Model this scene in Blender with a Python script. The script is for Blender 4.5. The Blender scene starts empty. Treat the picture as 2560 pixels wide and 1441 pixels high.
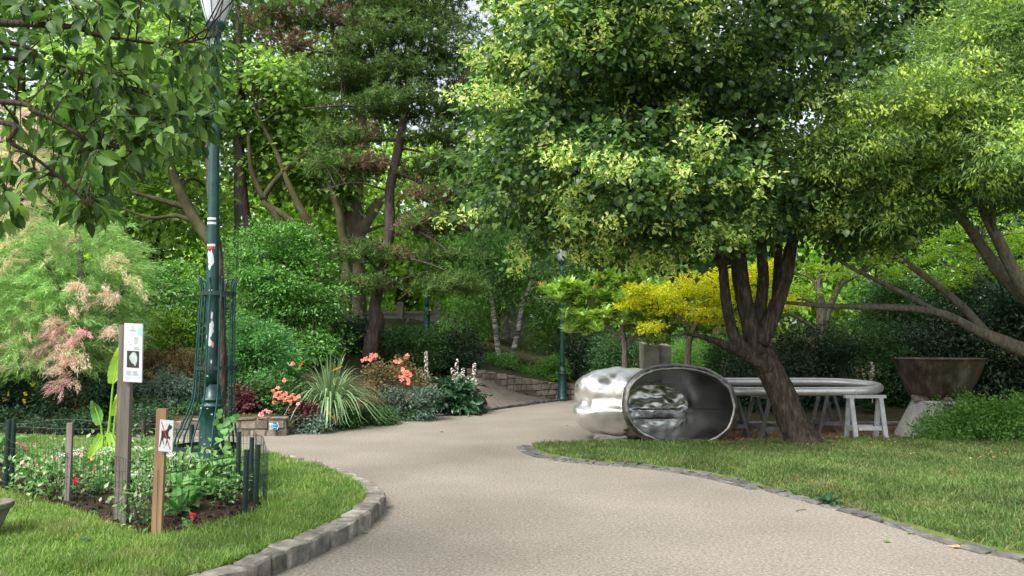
import bpy, bmesh, math, random
import numpy as np
from mathutils import Vector, noise as mnoise, geometry as mgeo
R = math.radians
rng = np.random.default_rng(7); random.seed(7)
S = bpy.context.scene
COL = S.collection

# ------------------------------------------------------------------ camera
CAMZ, F, HOR = 1.55, 2000.0, 870.0
T = math.atan((HOR - 720.5) / F)
cd = bpy.data.cameras.new('camera'); cam = bpy.data.objects.new('camera', cd); COL.objects.link(cam)
cd.sensor_width = 36.0; cd.lens = 36.0 * F / 2560.0; cd.clip_end = 2000; cd.clip_start = 0.05
cam.location = (0, 0, CAMZ); cam.rotation_euler = (math.pi / 2 + T, 0, 0)
S.camera = cam

# ------------------------------------------------------------------ sky and sun (bright thin overcast)
SUN_EL, SUN_AZ = 52.0, -140.0          # azimuth measured from +Y clockwise: the sun stands behind the camera, to the left
w = bpy.data.worlds.new('World'); S.world = w; w.use_nodes = True
nt = w.node_tree; nt.nodes.clear()
sky = nt.nodes.new('ShaderNodeTexSky'); sky.sky_type = 'NISHITA'; sky.sun_disc = False
sky.sun_elevation = R(SUN_EL); sky.sun_rotation = R(SUN_AZ); sky.dust_density = 4.0; sky.air_density = 1.0; sky.ozone_density = 1.0
hs = nt.nodes.new('ShaderNodeHueSaturation'); hs.inputs['Saturation'].default_value = 0.35
bg = nt.nodes.new('ShaderNodeBackground'); bg.inputs[1].default_value = 0.15
wo = nt.nodes.new('ShaderNodeOutputWorld')
nt.links.new(sky.outputs[0], hs.inputs['Color']); nt.links.new(hs.outputs[0], bg.inputs[0]); nt.links.new(bg.outputs[0], wo.inputs[0])
sl = bpy.data.lights.new('sun', 'SUN'); sl.energy = 1.7; sl.angle = R(20); sl.color = (1.0, 0.96, 0.89)
so = bpy.data.objects.new('sun', sl); COL.objects.link(so)
_az, _el = R(SUN_AZ), R(SUN_EL)
sdir = Vector((math.sin(_az) * math.cos(_el), math.cos(_az) * math.cos(_el), math.sin(_el)))
so.rotation_euler = sdir.to_track_quat('Z', 'Y').to_euler()
S.view_settings.view_transform = 'Standard'; S.view_settings.look = 'None'
S.view_settings.gamma = 1.0; S.view_settings.exposure = 1.38
S.cycles.max_bounces = 9; S.cycles.diffuse_bounces = 6; S.cycles.glossy_bounces = 3
S.cycles.transmission_bounces = 4; S.cycles.transparent_max_bounces = 4

# ------------------------------------------------------------------ helpers
def at(px, py, Y):                      # a point at forward distance Y seen at this place of the photograph
    dy = F * math.cos(T) - (720.5 - py) * math.sin(T)
    dz = F * math.sin(T) + (720.5 - py) * math.cos(T)
    k = Y / dy
    return Vector(((px - 1280) * k, Y, CAMZ + dz * k))
def gr(px, py, z=0.0):                  # the same on a level plane
    dy = F * math.cos(T) - (720.5 - py) * math.sin(T)
    dz = F * math.sin(T) + (720.5 - py) * math.cos(T)
    k = (z - CAMZ) / dz
    return Vector(((px - 1280) * k, dy * k, z))
BASE = {}
def prop(o, label=None, cat=None, group=None, kind=None):
    if label: o['label'] = label
    if cat: o['category'] = cat
    if group: o['group'] = group
    if kind: o['kind'] = kind
    return o
def thing(name, loc, label, cat, group=None):
    o = bpy.data.objects.new(name, None); COL.objects.link(o)
    o.location = loc; o.empty_display_size = 0.1
    BASE[o.name] = np.array(loc, float)
    return prop(o, label, cat, group)
def mk(name, V, Fs, mat, parent=None, smooth=False, origin=None):
    V = np.asarray(V, float).reshape(-1, 3)
    if not isinstance(Fs, list): Fs = [Fs]
    Fs = [np.asarray(f, np.int64) for f in Fs if len(f)]
    b = np.zeros(3)
    if parent is not None: b = BASE[parent.name]
    elif origin is not None: b = np.array(origin, float)
    V = V - b
    me = bpy.data.meshes.new(name)
    me.vertices.add(len(V)); me.vertices.foreach_set('co', V.astype(np.float32).ravel())
    nl = sum(f.size for f in Fs); nf = sum(len(f) for f in Fs)
    me.loops.add(nl); me.polygons.add(nf)
    me.loops.foreach_set('vertex_index', np.concatenate([f.ravel() for f in Fs]).astype(np.int32))
    tot = np.concatenate([np.full(len(f), f.shape[1]) for f in Fs])
    st = np.concatenate([[0], np.cumsum(tot)[:-1]])
    me.polygons.foreach_set('loop_start', st.astype(np.int32))
    me.polygons.foreach_set('use_smooth', np.full(nf, bool(smooth)))
    me.update(calc_edges=True); me.validate()
    if mat: me.materials.append(mat)
    o = bpy.data.objects.new(name, me); COL.objects.link(o)
    if parent is not None:
        o.parent = parent; BASE[o.name] = b
    else:
        o.location = b; BASE[o.name] = b
    return o
class MB:                               # collects shapes for ONE mesh
    def __init__(s): s.V = []; s.F = {}; s.n = 0
    def add(s, V, *Fs):
        V = np.asarray(V, float).reshape(-1, 3)
        for f in Fs:
            f = np.asarray(f, np.int64)
            if f.ndim == 1: f = f[None, :]
            if len(f): s.F.setdefault(f.shape[1], []).append(f + s.n)
        s.V.append(V); s.n += len(V); return s
    def build(s, name, mat, parent=None, smooth=False, origin=None):
        return mk(name, np.concatenate(s.V), [np.concatenate(v) for v in s.F.values()], mat, parent, smooth, origin)
def cr(P, n=6):                         # Catmull-Rom
    P = np.asarray([list(p) for p in P], float)
    if len(P) < 3:
        t = np.linspace(0, 1, n + 1)[:, None]; return P[0] * (1 - t) + P[-1] * t
    Q = np.vstack([2 * P[0] - P[1], P, 2 * P[-1] - P[-2]]); out = []
    for i in range(1, len(Q) - 2):
        a, b, c, d = Q[i - 1], Q[i], Q[i + 1], Q[i + 2]
        for t in np.linspace(0, 1, n, endpoint=False):
            out.append(0.5 * ((2 * b) + (-a + c) * t + (2 * a - 5 * b + 4 * c - d) * t * t + (-a + 3 * b - 3 * c + d) * t ** 3))
    out.append(P[-1]); return np.array(out)
def tube(mb, P, r, k=8, n=6, bump=0.0, smooth_path=True, cap=True):
    r = np.atleast_1d(np.asarray(r, float)); m0 = len(P)
    C = cr(P, n) if smooth_path else np.asarray([list(p) for p in P], float)
    m = len(C)
    rr = np.interp(np.linspace(0, 1, m), np.linspace(0, 1, len(r)), r) if len(r) > 1 else np.full(m, r[0])
    Tn = np.gradient(C, axis=0); Tn /= np.linalg.norm(Tn, axis=1)[:, None] + 1e-9
    u = np.cross(Tn[0], [0.3, 0.9, 0.2]); u /= np.linalg.norm(u)
    V = []
    for i in range(m):
        u = u - Tn[i] * np.dot(u, Tn[i]); u /= np.linalg.norm(u) + 1e-9
        v = np.cross(Tn[i], u)
        a = np.arange(k) * 2 * math.pi / k
        ri = rr[i] * (1 + (bump * (np.sin(a * 3 + i * .7) * .5 + rng.normal(0, .5, k)) if bump else 0))
        V.append(C[i] + (np.cos(a) * ri)[:, None] * u + (np.sin(a) * ri)[:, None] * v)
    V = np.concatenate(V)
    i = np.arange(m - 1)[:, None] * k; j = np.arange(k)[None, :]; j2 = (j + 1) % k
    Fq = np.stack([i + j, i + j2, i + k + j2, i + k + j], -1).reshape(-1, 4)
    mb.add(V, Fq)
    if cap:
        mb.F.setdefault(k, []).append(np.array([list(range(k))[::-1]]) + mb.n - len(V))
        mb.F[k].append(np.array([list(range(k))]) + mb.n - k)
    return mb
def boxv(c, s, rz=0.0, tilt=None):
    c = np.array(c, float); s = np.array(s, float) / 2
    V = np.array([[x, y, z] for z in (-1, 1) for y in (-1, 1) for x in (-1, 1)], float) * s
    if tilt is not None: V = V @ np.array(tilt).T
    ca, sa = math.cos(rz), math.sin(rz)
    V = V @ np.array([[ca, sa, 0], [-sa, ca, 0], [0, 0, 1]])
    return V + c
BF = np.array([[0, 2, 3, 1], [4, 5, 7, 6], [0, 1, 5, 4], [2, 6, 7, 3], [0, 4, 6, 2], [1, 3, 7, 5]])
def beam(mb, a, b, wdt, dpt, up=(0, 0, 1)):   # a bar of rectangular section from a to b
    a = np.array(a, float); b = np.array(b, float); t = b - a; L = np.linalg.norm(t); t /= L
    x = np.cross(t, up)
    if np.linalg.norm(x) < 1e-4: x = np.cross(t, (1, 0, 0.01))
    x /= np.linalg.norm(x); y = np.cross(x, t)
    V = np.array([[i * wdt / 2, j * dpt / 2, k * L] for k in (0, 1) for j in (-1, 1) for i in (-1, 1)])
    mb.add(a + V[:, :1] * x + V[:, 1:2] * y + V[:, 2:] * t, BF); return mb
def lathe(mb, prof, c, k=32, squash=None):
    a = np.arange(k) * 2 * math.pi / k; V = []
    for r, z in prof: V.append(np.stack([np.cos(a) * r, np.sin(a) * r, np.full(k, z)], -1))
    V = np.concatenate(V) + np.array(c, float); m = len(prof)
    i = np.arange(m - 1)[:, None] * k; j = np.arange(k)[None, :]; j2 = (j + 1) % k
    mb.add(V, np.stack([i + j, i + j2, i + k + j2, i + k + j], -1).reshape(-1, 4)); return mb
# chamfered block template
_bm = bmesh.new(); bmesh.ops.create_cube(_bm, size=1.0); bmesh.ops.bevel(_bm, geom=_bm.edges[:], offset=0.09, segments=1, affect='EDGES', profile=0.5)
_bm.verts.ensure_lookup_table(); BV = np.array([v.co[:] for v in _bm.verts]); BFq = [[v.index for v in f.verts] for f in _bm.faces]; _bm.free()
BF3 = np.array([f for f in BFq if len(f) == 3]); BF4 = np.array([f for f in BFq if len(f) == 4])
def block(mb, c, s, rz, jit=0.012):
    V = BV * np.array(s) + rng.normal(0, jit, BV.shape)
    ca, sa = math.cos(rz), math.sin(rz)
    V = V @ np.array([[ca, sa, 0], [-sa, ca, 0], [0, 0, 1]]) + np.array(c)
    mb.add(V, BF3, BF4)
# ---- leaves
DIA = (np.array([[0, 0, 0], [.5, .42, .07], [0, 1, -.06], [-.5, .42, .07]], float), np.array([[0, 1, 2], [0, 2, 3]]))
NEE = (np.array([[-.5, 0, 0], [.5, 0, 0], [0, 1, 0]], float), np.array([[0, 1, 2]]))
BIG = (np.array([[0, 0, 0], [.30, .14, .05], [.49, .40, .09], [.36, .72, .03], [0, 1, -.20], [-.36, .72, .03], [-.49, .40, .09], [-.30, .14, .05],
                 [0, .36, 0.0], [0, .70, -.06]], float),
       np.array([[0, 1, 8], [0, 8, 7], [1, 2, 8], [7, 8, 6], [2, 3, 9], [2, 9, 8], [6, 8, 9], [6, 9, 5], [3, 4, 9], [9, 4, 5]]))
HRT = (np.array([[0, 0.06, 0], [.25, -.05, .03], [.5, .2, .05], [.36, .62, .02], [0, 1, -.12], [-.36, .62, .02], [-.5, .2, .05], [-.25, -.05, .03], [0, .5, -.01]], float),
       np.array([[0, 1, 2], [0, 2, 8], [8, 2, 3], [8, 3, 4], [0, 7, 6], [0, 6, 8], [8, 6, 5], [8, 5, 4]]))
def nrmz(a): return a / (np.linalg.norm(a, axis=-1, keepdims=True) + 1e-9)
def inst(mb, tpl, pos, d, nrm, L, W):
    tv, tf = tpl; N = len(pos)
    if N == 0: return
    d = nrmz(d); x = nrmz(np.cross(d, nrm)); n = np.cross(x, d)
    L = np.broadcast_to(L, N)[:, None, None]; W = np.broadcast_to(W, N)[:, None, None]
    V = pos[:, None, :] + x[:, None, :] * tv[None, :, :1] * W + d[:, None, :] * tv[None, :, 1:2] * L + n[:, None, :] * tv[None, :, 2:] * L
    k = len(tv)
    mb.add(V.reshape(-1, 3), (tf[None] + (np.arange(N) * k)[:, None, None]).reshape(-1, tf.shape[1]))
def rdir(n): return nrmz(rng.normal(size=(n, 3)))
def lump(d, ph, amp=.18):               # uneven outline
    return 1 + amp * (np.sin(d[:, 0] * 4 + ph) * np.cos(d[:, 2] * 5 + ph * 2) + .6 * np.sin(d[:, 1] * 7 + d[:, 2] * 6 + ph * 3))
def sprays_in(blob, n, inner=.45, p=2.0):    # blob=(cx,cy,cz,rx,ry,rz[,zmin])
    c = np.array(blob[:3]); r = np.array(blob[3:6])
    d = rdir(n * 2); ph = rng.uniform(0, 6)
    e = 2.0 / p
    dd = np.sign(d) * np.abs(d) ** e; dd /= (np.sum(np.abs(dd) ** p, axis=1) ** (1 / p))[:, None]
    rad = (inner + (1 - inner) * rng.uniform(0, 1, len(d)) ** .6) * lump(d, ph)
    P = c + dd * rad[:, None] * r
    if len(blob) > 6: ok = P[:, 2] > blob[6]; P = P[ok]; dd = dd[ok]
    return P[:n], nrmz(dd[:n])
def foliage(mb, centres, outs, per, sr, L, W, tpl=DIA, flat=.5, droop=.3, upn=.8, lv=.25):
    n = len(centres); idx = np.repeat(np.arange(n), per)
    off = rng.normal(0, .5, (n * per, 3)) * np.array([1, 1, flat]) * sr * rng.uniform(.7, 1.3, n)[idx][:, None]
    # sprays bend down at the rim
    off[:, 2] -= droop * (off[:, 0] ** 2 + off[:, 1] ** 2) / max(sr, 1e-3)
    pos = centres[idx] + off
    d = nrmz(off) * .6 + outs[idx] * .5 + rng.normal(0, .5, off.shape); d[:, 2] -= droop
    nn = outs[idx] * .35 + rng.normal(0, .42, off.shape); nn[:, 2] += upn
    s = rng.uniform(1 - lv, 1 + lv, len(pos))
    inst(mb, tpl, pos, d, nn, L * s, W * s)
def connect(mb, nodes, radii, targets, n, r0=.035, k=5, sag=.15):
    if len(targets) == 0: return
    nodes = np.asarray(nodes); pick = rng.choice(len(targets), min(n, len(targets)), replace=False)
    for t in targets[pick]:
        dz = t[2] - nodes[:, 2]; cost = np.linalg.norm(nodes - t, axis=1) + np.where(dz < .2, 3.0, 0)
        j = int(np.argmin(cost)); a = nodes[j]; Lr = np.linalg.norm(t - a)
        if Lr > 3.0 and r0 <= .05: continue
        m1 = a * .62 + t * .38 + rng.normal(0, .06, 3) * Lr + [0, 0, sag * Lr]; m2 = a * .3 + t * .7 + rng.normal(0, .06, 3) * Lr + [0, 0, sag * .8 * Lr]
        r = min(r0 * (.5 + Lr / 3), radii[j] * .8 if radii is not None else 9)
        tube(mb, [a, m1, m2, t], [r, r * .6, r * .2], k=k, n=4, cap=False)
# ------------------------------------------------------------------ materials
MATS = {}
def nodes_of(name):
    m = bpy.data.materials.new(name); m.use_nodes = True; t = m.node_tree; t.nodes.clear()
    return m, t, t.nodes.new, t.links.new
def ramp(t, cols, interp='LINEAR'):
    r = t.nodes.new('ShaderNodeValToRGB'); r.color_ramp.interpolation = interp
    e = r.color_ramp.elements
    while len(e) < len(cols): e.new(.5)
    for i, c in enumerate(cols):
        p, c = (c if len(c) == 2 else (i / max(1, len(cols) - 1), c))
        e[i].position = p; e[i].color = (*c, 1)
    return r
def leafmat(name, cols, trans=.35, rough=.5, spec=.35, tint=.25, tscale=.9, dry=None):
    m, t, N, Lk = nodes_of(name)
    g = N('ShaderNodeNewGeometry'); r = ramp(t, cols); Lk(g.outputs['Random Per Island'], r.inputs[0])
    tc = N('ShaderNodeTexCoord'); no = N('ShaderNodeTexNoise'); no.inputs['Scale'].default_value = tscale; no.inputs['Detail'].default_value = 3
    Lk(tc.outputs['Object'], no.inputs[0])
    mr = N('ShaderNodeMapRange'); mr.inputs[1].default_value = .3; mr.inputs[2].default_value = .7
    mr.inputs[3].default_value = 1 - tint; mr.inputs[4].default_value = 1 + tint
    Lk(no.outputs[0], mr.inputs[0])
    h = N('ShaderNodeHueSaturation'); Lk(r.outputs[0], h.inputs['Color']); Lk(mr.outputs[0], h.inputs['Value'])
    if cols[1][1] > cols[1][0] * 1.15: h.inputs['Hue'].default_value = .512; h.inputs['Saturation'].default_value = .95
    if dry:                             # withered patches
        n3 = N('ShaderNodeTexNoise'); n3.inputs['Scale'].default_value = dry[1]; n3.inputs['Detail'].default_value = 5; n3.inputs['Roughness'].default_value = .7; Lk(tc.outputs['Object'], n3.inputs[0])
        m3 = N('ShaderNodeMapRange'); m3.inputs[1].default_value = dry[2]; m3.inputs[2].default_value = dry[3]; m3.inputs[3].default_value = 0; m3.inputs[4].default_value = dry[4]; Lk(n3.outputs[0], m3.inputs[0])
        mc = N('ShaderNodeMix'); mc.data_type = 'RGBA'; Lk(m3.outputs[0], mc.inputs[0]); Lk(r.outputs[0], mc.inputs[6]); mc.inputs[7].default_value = (*dry[0], 1); Lk(mc.outputs[2], h.inputs['Color'])
    p = N('ShaderNodeBsdfPrincipled'); Lk(h.outputs[0], p.inputs['Base Color']); p.inputs['Roughness'].default_value = rough
    p.inputs['Specular IOR Level'].default_value = spec
    tr = N('ShaderNodeBsdfTranslucent'); h2 = N('ShaderNodeHueSaturation'); h2.inputs['Value'].default_value = 1.6; h2.inputs['Hue'].default_value = .49
    h2.inputs['Saturation'].default_value = 1.1
    Lk(h.outputs[0], h2.inputs['Color']); Lk(h2.outputs[0], tr.inputs[0])
    mx = N('ShaderNodeMixShader'); mx.inputs[0].default_value = trans; Lk(p.outputs[0], mx.inputs[1]); Lk(tr.outputs[0], mx.inputs[2])
    o = N('ShaderNodeOutputMaterial'); Lk(mx.outputs[0], o.inputs[0]); MATS[name] = m; return m
def surf(name, cols, scale=8, rough=.8, metal=0.0, bump=.3, bscale=None, bdist=.01, detail=6, island=0.0, stretch=None, spec=.4, rvar=0.0, vor=None):
    """noise-coloured solid surface with bump; island>0 varies brightness per loose piece"""
    m, t, N, Lk = nodes_of(name)
    tc = N('ShaderNodeTexCoord'); mp = N('ShaderNodeMapping'); Lk(tc.outputs['Object'], mp.inputs[0])
    if stretch: mp.inputs['Scale'].default_value = stretch
    no = N('ShaderNodeTexNoise'); no.inputs['Scale'].default_value = scale; no.inputs['Detail'].default_value = detail; no.inputs['Roughness'].default_value = .65
    Lk(mp.outputs[0], no.inputs[0])
    cols2 = [(0.28 + .44 * i / max(1, len(cols) - 1), c) if len(c) == 3 else c for i, c in enumerate(cols)]
    r = ramp(t, cols2); Lk(no.outputs[0], r.inputs[0]); out = r.outputs[0]
    if island:
        g = N('ShaderNodeNewGeometry'); mr = N('ShaderNodeMapRange'); mr.inputs[3].default_value = 1 - island; mr.inputs[4].default_value = 1 + island
        Lk(g.outputs['Random Per Island'], mr.inputs[0]); h = N('ShaderNodeHueSaturation'); Lk(mr.outputs[0], h.inputs['Value']); Lk(out, h.inputs['Color']); out = h.outputs[0]
    p = N('ShaderNodeBsdfPrincipled'); Lk(out, p.inputs['Base Color']); p.inputs['Roughness'].default_value = rough
    p.inputs['Metallic'].default_value = metal; p.inputs['Specular IOR Level'].default_value = spec
    if rvar:
        mr2 = N('ShaderNodeMapRange'); mr2.inputs[1].default_value = .3; mr2.inputs[2].default_value = .7; mr2.inputs[3].default_value = rough - rvar; mr2.inputs[4].default_value = rough + rvar
        Lk(no.outputs[0], mr2.inputs[0]); Lk(mr2.outputs[0], p.inputs['Roughness'])
    if bump:
        n2 = N('ShaderNodeTexNoise'); n2.inputs['Scale'].default_value = bscale or scale * 4; n2.inputs['Detail'].default_value = 5
        Lk(mp.outputs[0], n2.inputs[0]); b = N('ShaderNodeBump'); b.inputs['Strength'].default_value = bump; b.inputs['Distance'].default_value = bdist
        Lk(n2.outputs[0], b.inputs['Height']); Lk(b.outputs[0], p.inputs['Normal'])
    o = N('ShaderNodeOutputMaterial'); Lk(p.outputs[0], o.inputs[0]); MATS[name] = m; return m
def bark(name, c1, c2, c3=None, sc=6, st=(1, 1, .22), bump=.9, bd=.03):
    return surf(name, [c1, c2] + ([c3] if c3 else []), scale=sc * 2.2, rough=.9, bump=bump, bscale=sc * 3.5, bdist=bd, stretch=st, spec=.15)
def plain(name, c, rough=.5, metal=0.0, var=.12, bump=.15):
    return surf(name, [tuple(x * (1 - var) for x in c), tuple(min(1, x * (1 + var)) for x in c)], scale=14, rough=rough, metal=metal, bump=bump, bscale=60, bdist=.003)
# ================================================================== MATERIALS (solid)
M_path = surf('aggregate', [(.105, .093, .077), (.212, .19, .158), (.32, .29, .248)], scale=38, rough=.95, bump=.35, bscale=90, bdist=.005, spec=.1, detail=10)
def path_material(m):                   # broad worn patches over the fine grain, and grit of single stones
    t = m.node_tree; N, Lk = t.nodes.new, t.links.new
    p = [n for n in t.nodes if n.type == 'BSDF_PRINCIPLED'][0]; src = p.inputs['Base Color'].links[0].from_socket
    tc = N('ShaderNodeTexCoord'); no = N('ShaderNodeTexNoise'); no.inputs['Scale'].default_value = .7; no.inputs['Detail'].default_value = 6
    Lk(tc.outputs['Object'], no.inputs[0]); mr = N('ShaderNodeMapRange'); mr.inputs[1].default_value = .3; mr.inputs[2].default_value = .7; mr.inputs[3].default_value = .86; mr.inputs[4].default_value = 1.1
    Lk(no.outputs[0], mr.inputs[0])
    vo = N('ShaderNodeTexVoronoi'); vo.inputs['Scale'].default_value = 115; Lk(tc.outputs['Object'], vo.inputs[0])
    sp = N('ShaderNodeSeparateColor'); Lk(vo.outputs['Color'], sp.inputs[0])
    m2 = N('ShaderNodeMapRange'); m2.inputs[3].default_value = .8; m2.inputs[4].default_value = 1.17; Lk(sp.outputs[0], m2.inputs[0])
    mu = N('ShaderNodeMath'); mu.operation = 'MULTIPLY'; Lk(mr.outputs[0], mu.inputs[0]); Lk(m2.outputs[0], mu.inputs[1])
    h = N('ShaderNodeHueSaturation'); Lk(src, h.inputs['Color']); Lk(mu.outputs[0], h.inputs['Value']); Lk(h.outputs[0], p.inputs['Base Color'])
path_material(M_path)
M_earth = surf('earth', [(.03, .035, .016), (.05, .055, .024), (.06, .05, .03), (.05, .085, .025)], scale=3, rough=1, bump=.8, bscale=14, bdist=.05, spec=.1)
M_soil = surf('garden_soil', [(.022, .014, .01), (.05, .032, .022), (.085, .058, .04)], scale=22, rough=1, bump=1, bscale=40, bdist=.03, spec=.1)
M_turf = surf('turf', [(.06, .075, .018), (.09, .13, .03), (.14, .15, .05)], scale=5, rough=1, bump=.7, bscale=60, bdist=.02, spec=.1)
M_kerb = surf('kerb_stone', [(.09, .08, .068), (.20, .184, .158), (.34, .315, .275)], scale=9, rough=.9, bump=.6, bscale=40, bdist=.01, island=.28, spec=.2)
M_cobble = surf('grey_cobble', [(.06, .06, .06), (.10, .098, .093), (.16, .15, .137)], scale=8, rough=.9, bump=.6, bscale=40, bdist=.01, island=.25, spec=.2)
M_wstone = surf('wall_stone', [(.10, .08, .066), (.18, .15, .12), (.27, .235, .20)], scale=5, rough=.92, bump=.6, bscale=24, bdist=.02, island=.35, spec=.2)
M_mortar = surf('mortar', [(.08, .07, .058), (.15, .13, .11)], scale=9, rough=1, bump=.5, spec=.1)
M_conc = surf('concrete', [(.12, .117, .10), (.2, .193, .175), (.28, .27, .245)], scale=3, rough=.9, bump=.35, bscale=30, bdist=.01, spec=.2)

# ================================================================== GROUND
def yb(x): return np.interp(x, [-60, -5.9, -4.0, -2.4, -.87, 1.43, 6, 14, 60], [13.9, 14.3, 14.5, 17.3, 19.5, 23.9, 25, 26, 26])
def ywall(x): return np.interp(x, [-.9, 1.43, 6, 60], [22.0, 24.0, 25.1, 26.1])
def topwall(x): return np.interp(x, [-.9, .3, 1.43, 60], [.95, .62, .47, .5])
def H(x, y):
    x = np.asarray(x, float); y = np.asarray(y, float)
    d = y - yb(x)
    b = np.interp(x, [-60, -4.15, -3.6, -.9, 60], [.27, .27, .06, .08, .08])
    left = np.where(d > .1, b + .15 * np.maximum(d, 0), -.03)
    dw = y - ywall(x)
    mid = np.where(dw > .15, topwall(x) - .04 + .1 * np.maximum(dw, 0), np.where(d > 0, np.maximum(.30 * d * np.interp(x, [-.9, 1.43], [1, .2]), -.03) - .02, -.03))
    h = np.where(x < -.9, left, mid)
    hr = np.where((y > 14.95) & (x > 3.3), .16 + .09 * np.clip(y - 14.95, 0, 9), -.03)
    h = np.maximum(h, hr)
    h = np.where(h > 2.6, 2.6 + (h - 2.6) * .35, h); h = np.minimum(h, 5.5)
    und = .05 * np.sin(x * .9 + 1) * np.cos(y * .8) * np.clip(h * 3, 0, 1)
    return h + und
xs = np.concatenate([[-600, -300, -150, -80, -50, -35, -25, -18], np.arange(-14, 16, .22), [18, 25, 35, 50, 80, 150, 300, 600]])
ys = np.concatenate([[-300, -100, -40, -15], np.arange(-6, 34, .22), [36, 39, 43, 48, 55, 65, 80, 110, 160, 250, 400, 700]])
X, Y = np.meshgrid(xs, ys); Z = H(X, Y)
nx, ny = len(xs), len(ys)
i = np.arange(ny - 1)[:, None] * nx; j = np.arange(nx - 1)[None, :]
prop(mk('ground', np.stack([X, Y, Z], -1), np.stack([i + j, i + j + 1, i + nx + j + 1, i + nx + j], -1).reshape(-1, 4), M_earth, smooth=True), kind='structure')
# path: one sheet 3 cm above the soil under it
px_ = np.concatenate([np.arange(-18, 3.2, .3), np.arange(3.3, 18, .3)])
V = []; 
for x in px_:
    y1 = float(yb(x)) + .06 if x < 3.25 else 14.93
    for t in np.linspace(0, 1, 24): V.append((x, -9 + (y1 + 9) * t, 0.0))
m = 24; n = len(px_); i = np.arange(n - 1)[:, None] * m; j = np.arange(m - 1)[None, :]
prop(mk('path', V, np.stack([i + j, i + m + j, i + m + j + 1, i + j + 1], -1).reshape(-1, 4), M_path), kind='structure')
# sloping cobbled ramp beside the retaining wall
V = []
rx_ = np.linspace(-.95, 1.5, 22)
for x in rx_:
    for t in np.linspace(0, 1, 12):
        y = float(yb(x)) + .05 + (float(ywall(x)) - .02 - float(yb(x))) * t; V.append((x, y, float(H(max(x, -.89), y)) + .035))
m = 12; n = 22; i = np.arange(n - 1)[:, None] * m; j = np.arange(m - 1)[None, :]
prop(mk('paved_ramp', V, np.stack([i + j, i + m + j, i + m + j + 1, i + j + 1], -1).reshape(-1, 4),
   surf('ramp_setts', [(.08, .065, .053), (.15, .127, .105), (.21, .18, .15)], scale=7, rough=.95, bump=.8, bscale=9, bdist=.04, stretch=(.5, 2.2, 1), spec=.1)), kind='structure')

def inpoly(P, poly):
    x, y = P[:, 0], P[:, 1]; r = np.zeros(len(P), bool); n = len(poly)
    for a in range(n):
        x1, y1 = poly[a][:2]; x2, y2 = poly[(a + 1) % n][:2]
        c = ((y1 > y) != (y2 > y)) & (x < (x2 - x1) * (y - y1) / ((y2 - y1) or 1e-9) + x1); r ^= c
    return r
def sheet(name, poly, zf, mat, step=.18, skirt=.0):
    poly = np.asarray(poly)[:, :2]; lo = poly.min(0); hi = poly.max(0)
    gx, gy = np.meshgrid(np.arange(lo[0], hi[0], step), np.arange(lo[1], hi[1], step)); G = np.stack([gx.ravel(), gy.ravel()], -1)
    G = G + rng.uniform(-.03, .03, G.shape); G = G[inpoly(G, poly)]
    pts = [Vector(p) for p in np.vstack([poly, G])]; nb = len(poly)
    vs, es, fs, *_ = mgeo.delaunay_2d_cdt(pts, [(k, (k + 1) % nb) for k in range(nb)], [], 1, 1e-5)
    vs = np.array([v[:] for v in vs]); z = zf(vs[:, 0], vs[:, 1])
    f3 = np.array([f for f in fs if len(f) == 3])
    a, b, c = vs[f3[:, 0]], vs[f3[:, 1]], vs[f3[:, 2]]
    flip = ((b - a)[:, 0] * (c - a)[:, 1] - (b - a)[:, 1] * (c - a)[:, 0]) < 0
    f3[flip] = f3[flip][:, ::-1]
    V3 = np.column_stack([vs, z]); bnd = {}
    for f in f3.tolist():
        for a_, b_ in ((f[0], f[1]), (f[1], f[2]), (f[2], f[0])): bnd[(a_, b_)] = 1
    E = [(a_, b_) for (a_, b_) in bnd if (b_, a_) not in bnd]; m0 = len(V3); used = sorted({q for e in E for q in e}); ix = {q: m0 + k for k, q in enumerate(used)}
    V3 = np.vstack([V3, V3[used] - [0, 0, .12]])
    return mk(name, V3, [f3, np.array([[b_, a_, ix[a_], ix[b_]] for a_, b_ in E])], mat, smooth=True)
# left lawn (raised behind a kerb) and the bed in it
zL = .13
LK = [gr(540, 1418, zL), gr(620, 1388, zL), gr(700, 1357, zL), gr(800, 1316, zL), gr(880, 1273, zL), gr(912, 1244, zL), gr(903, 1222, zL), gr(870, 1200, zL), gr(820, 1180, zL), gr(740, 1156, zL), gr(655, 1137, zL)]
front = [(-4.6, 3.2, zL), (-3.2, 3.75, zL), (-2.5, 4.35, zL)]
lawnL = cr([Vector(p) for p in front] + LK + [Vector((-4.3, 11.3, zL)), Vector((-6, 12.3, zL)), Vector((-9, 12.8, zL))], 5)
lawnLp = np.vstack([lawnL, [(-15, 13, zL), (-15, 2.5, zL), (-8, 2.6, zL)]])
def zlawn(x, y): return zL + .022 * np.sin(x * 1.3) * np.sin(y * 1.1 + .6) + .03 * np.clip((-x - 2.2) / 4, 0, 1)
BED = np.array([(-5.9, 8.5), (-5.13, 8.02), (-3.97, 7.1), (-3.17, 6.42), (-2.66, 6.02), (-2.45, 6.3), (-2.26, 6.75), (-2.22, 7.15), (-2.4, 7.7), (-2.7, 8.5), (-3.5, 9.1), (-4.4, 9.5), (-5.6, 9.6), (-8, 9.9), (-9, 9.0)])
prop(sheet('left_lawn', lawnLp, zlawn, M_turf), kind='structure')
prop(sheet('flower_bed_soil', BED, lambda x, y: zlawn(x, y) + .035 + .02 * np.sin(x * 11 + 1) * np.sin(y * 9), M_soil, step=.07), kind='structure')
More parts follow.
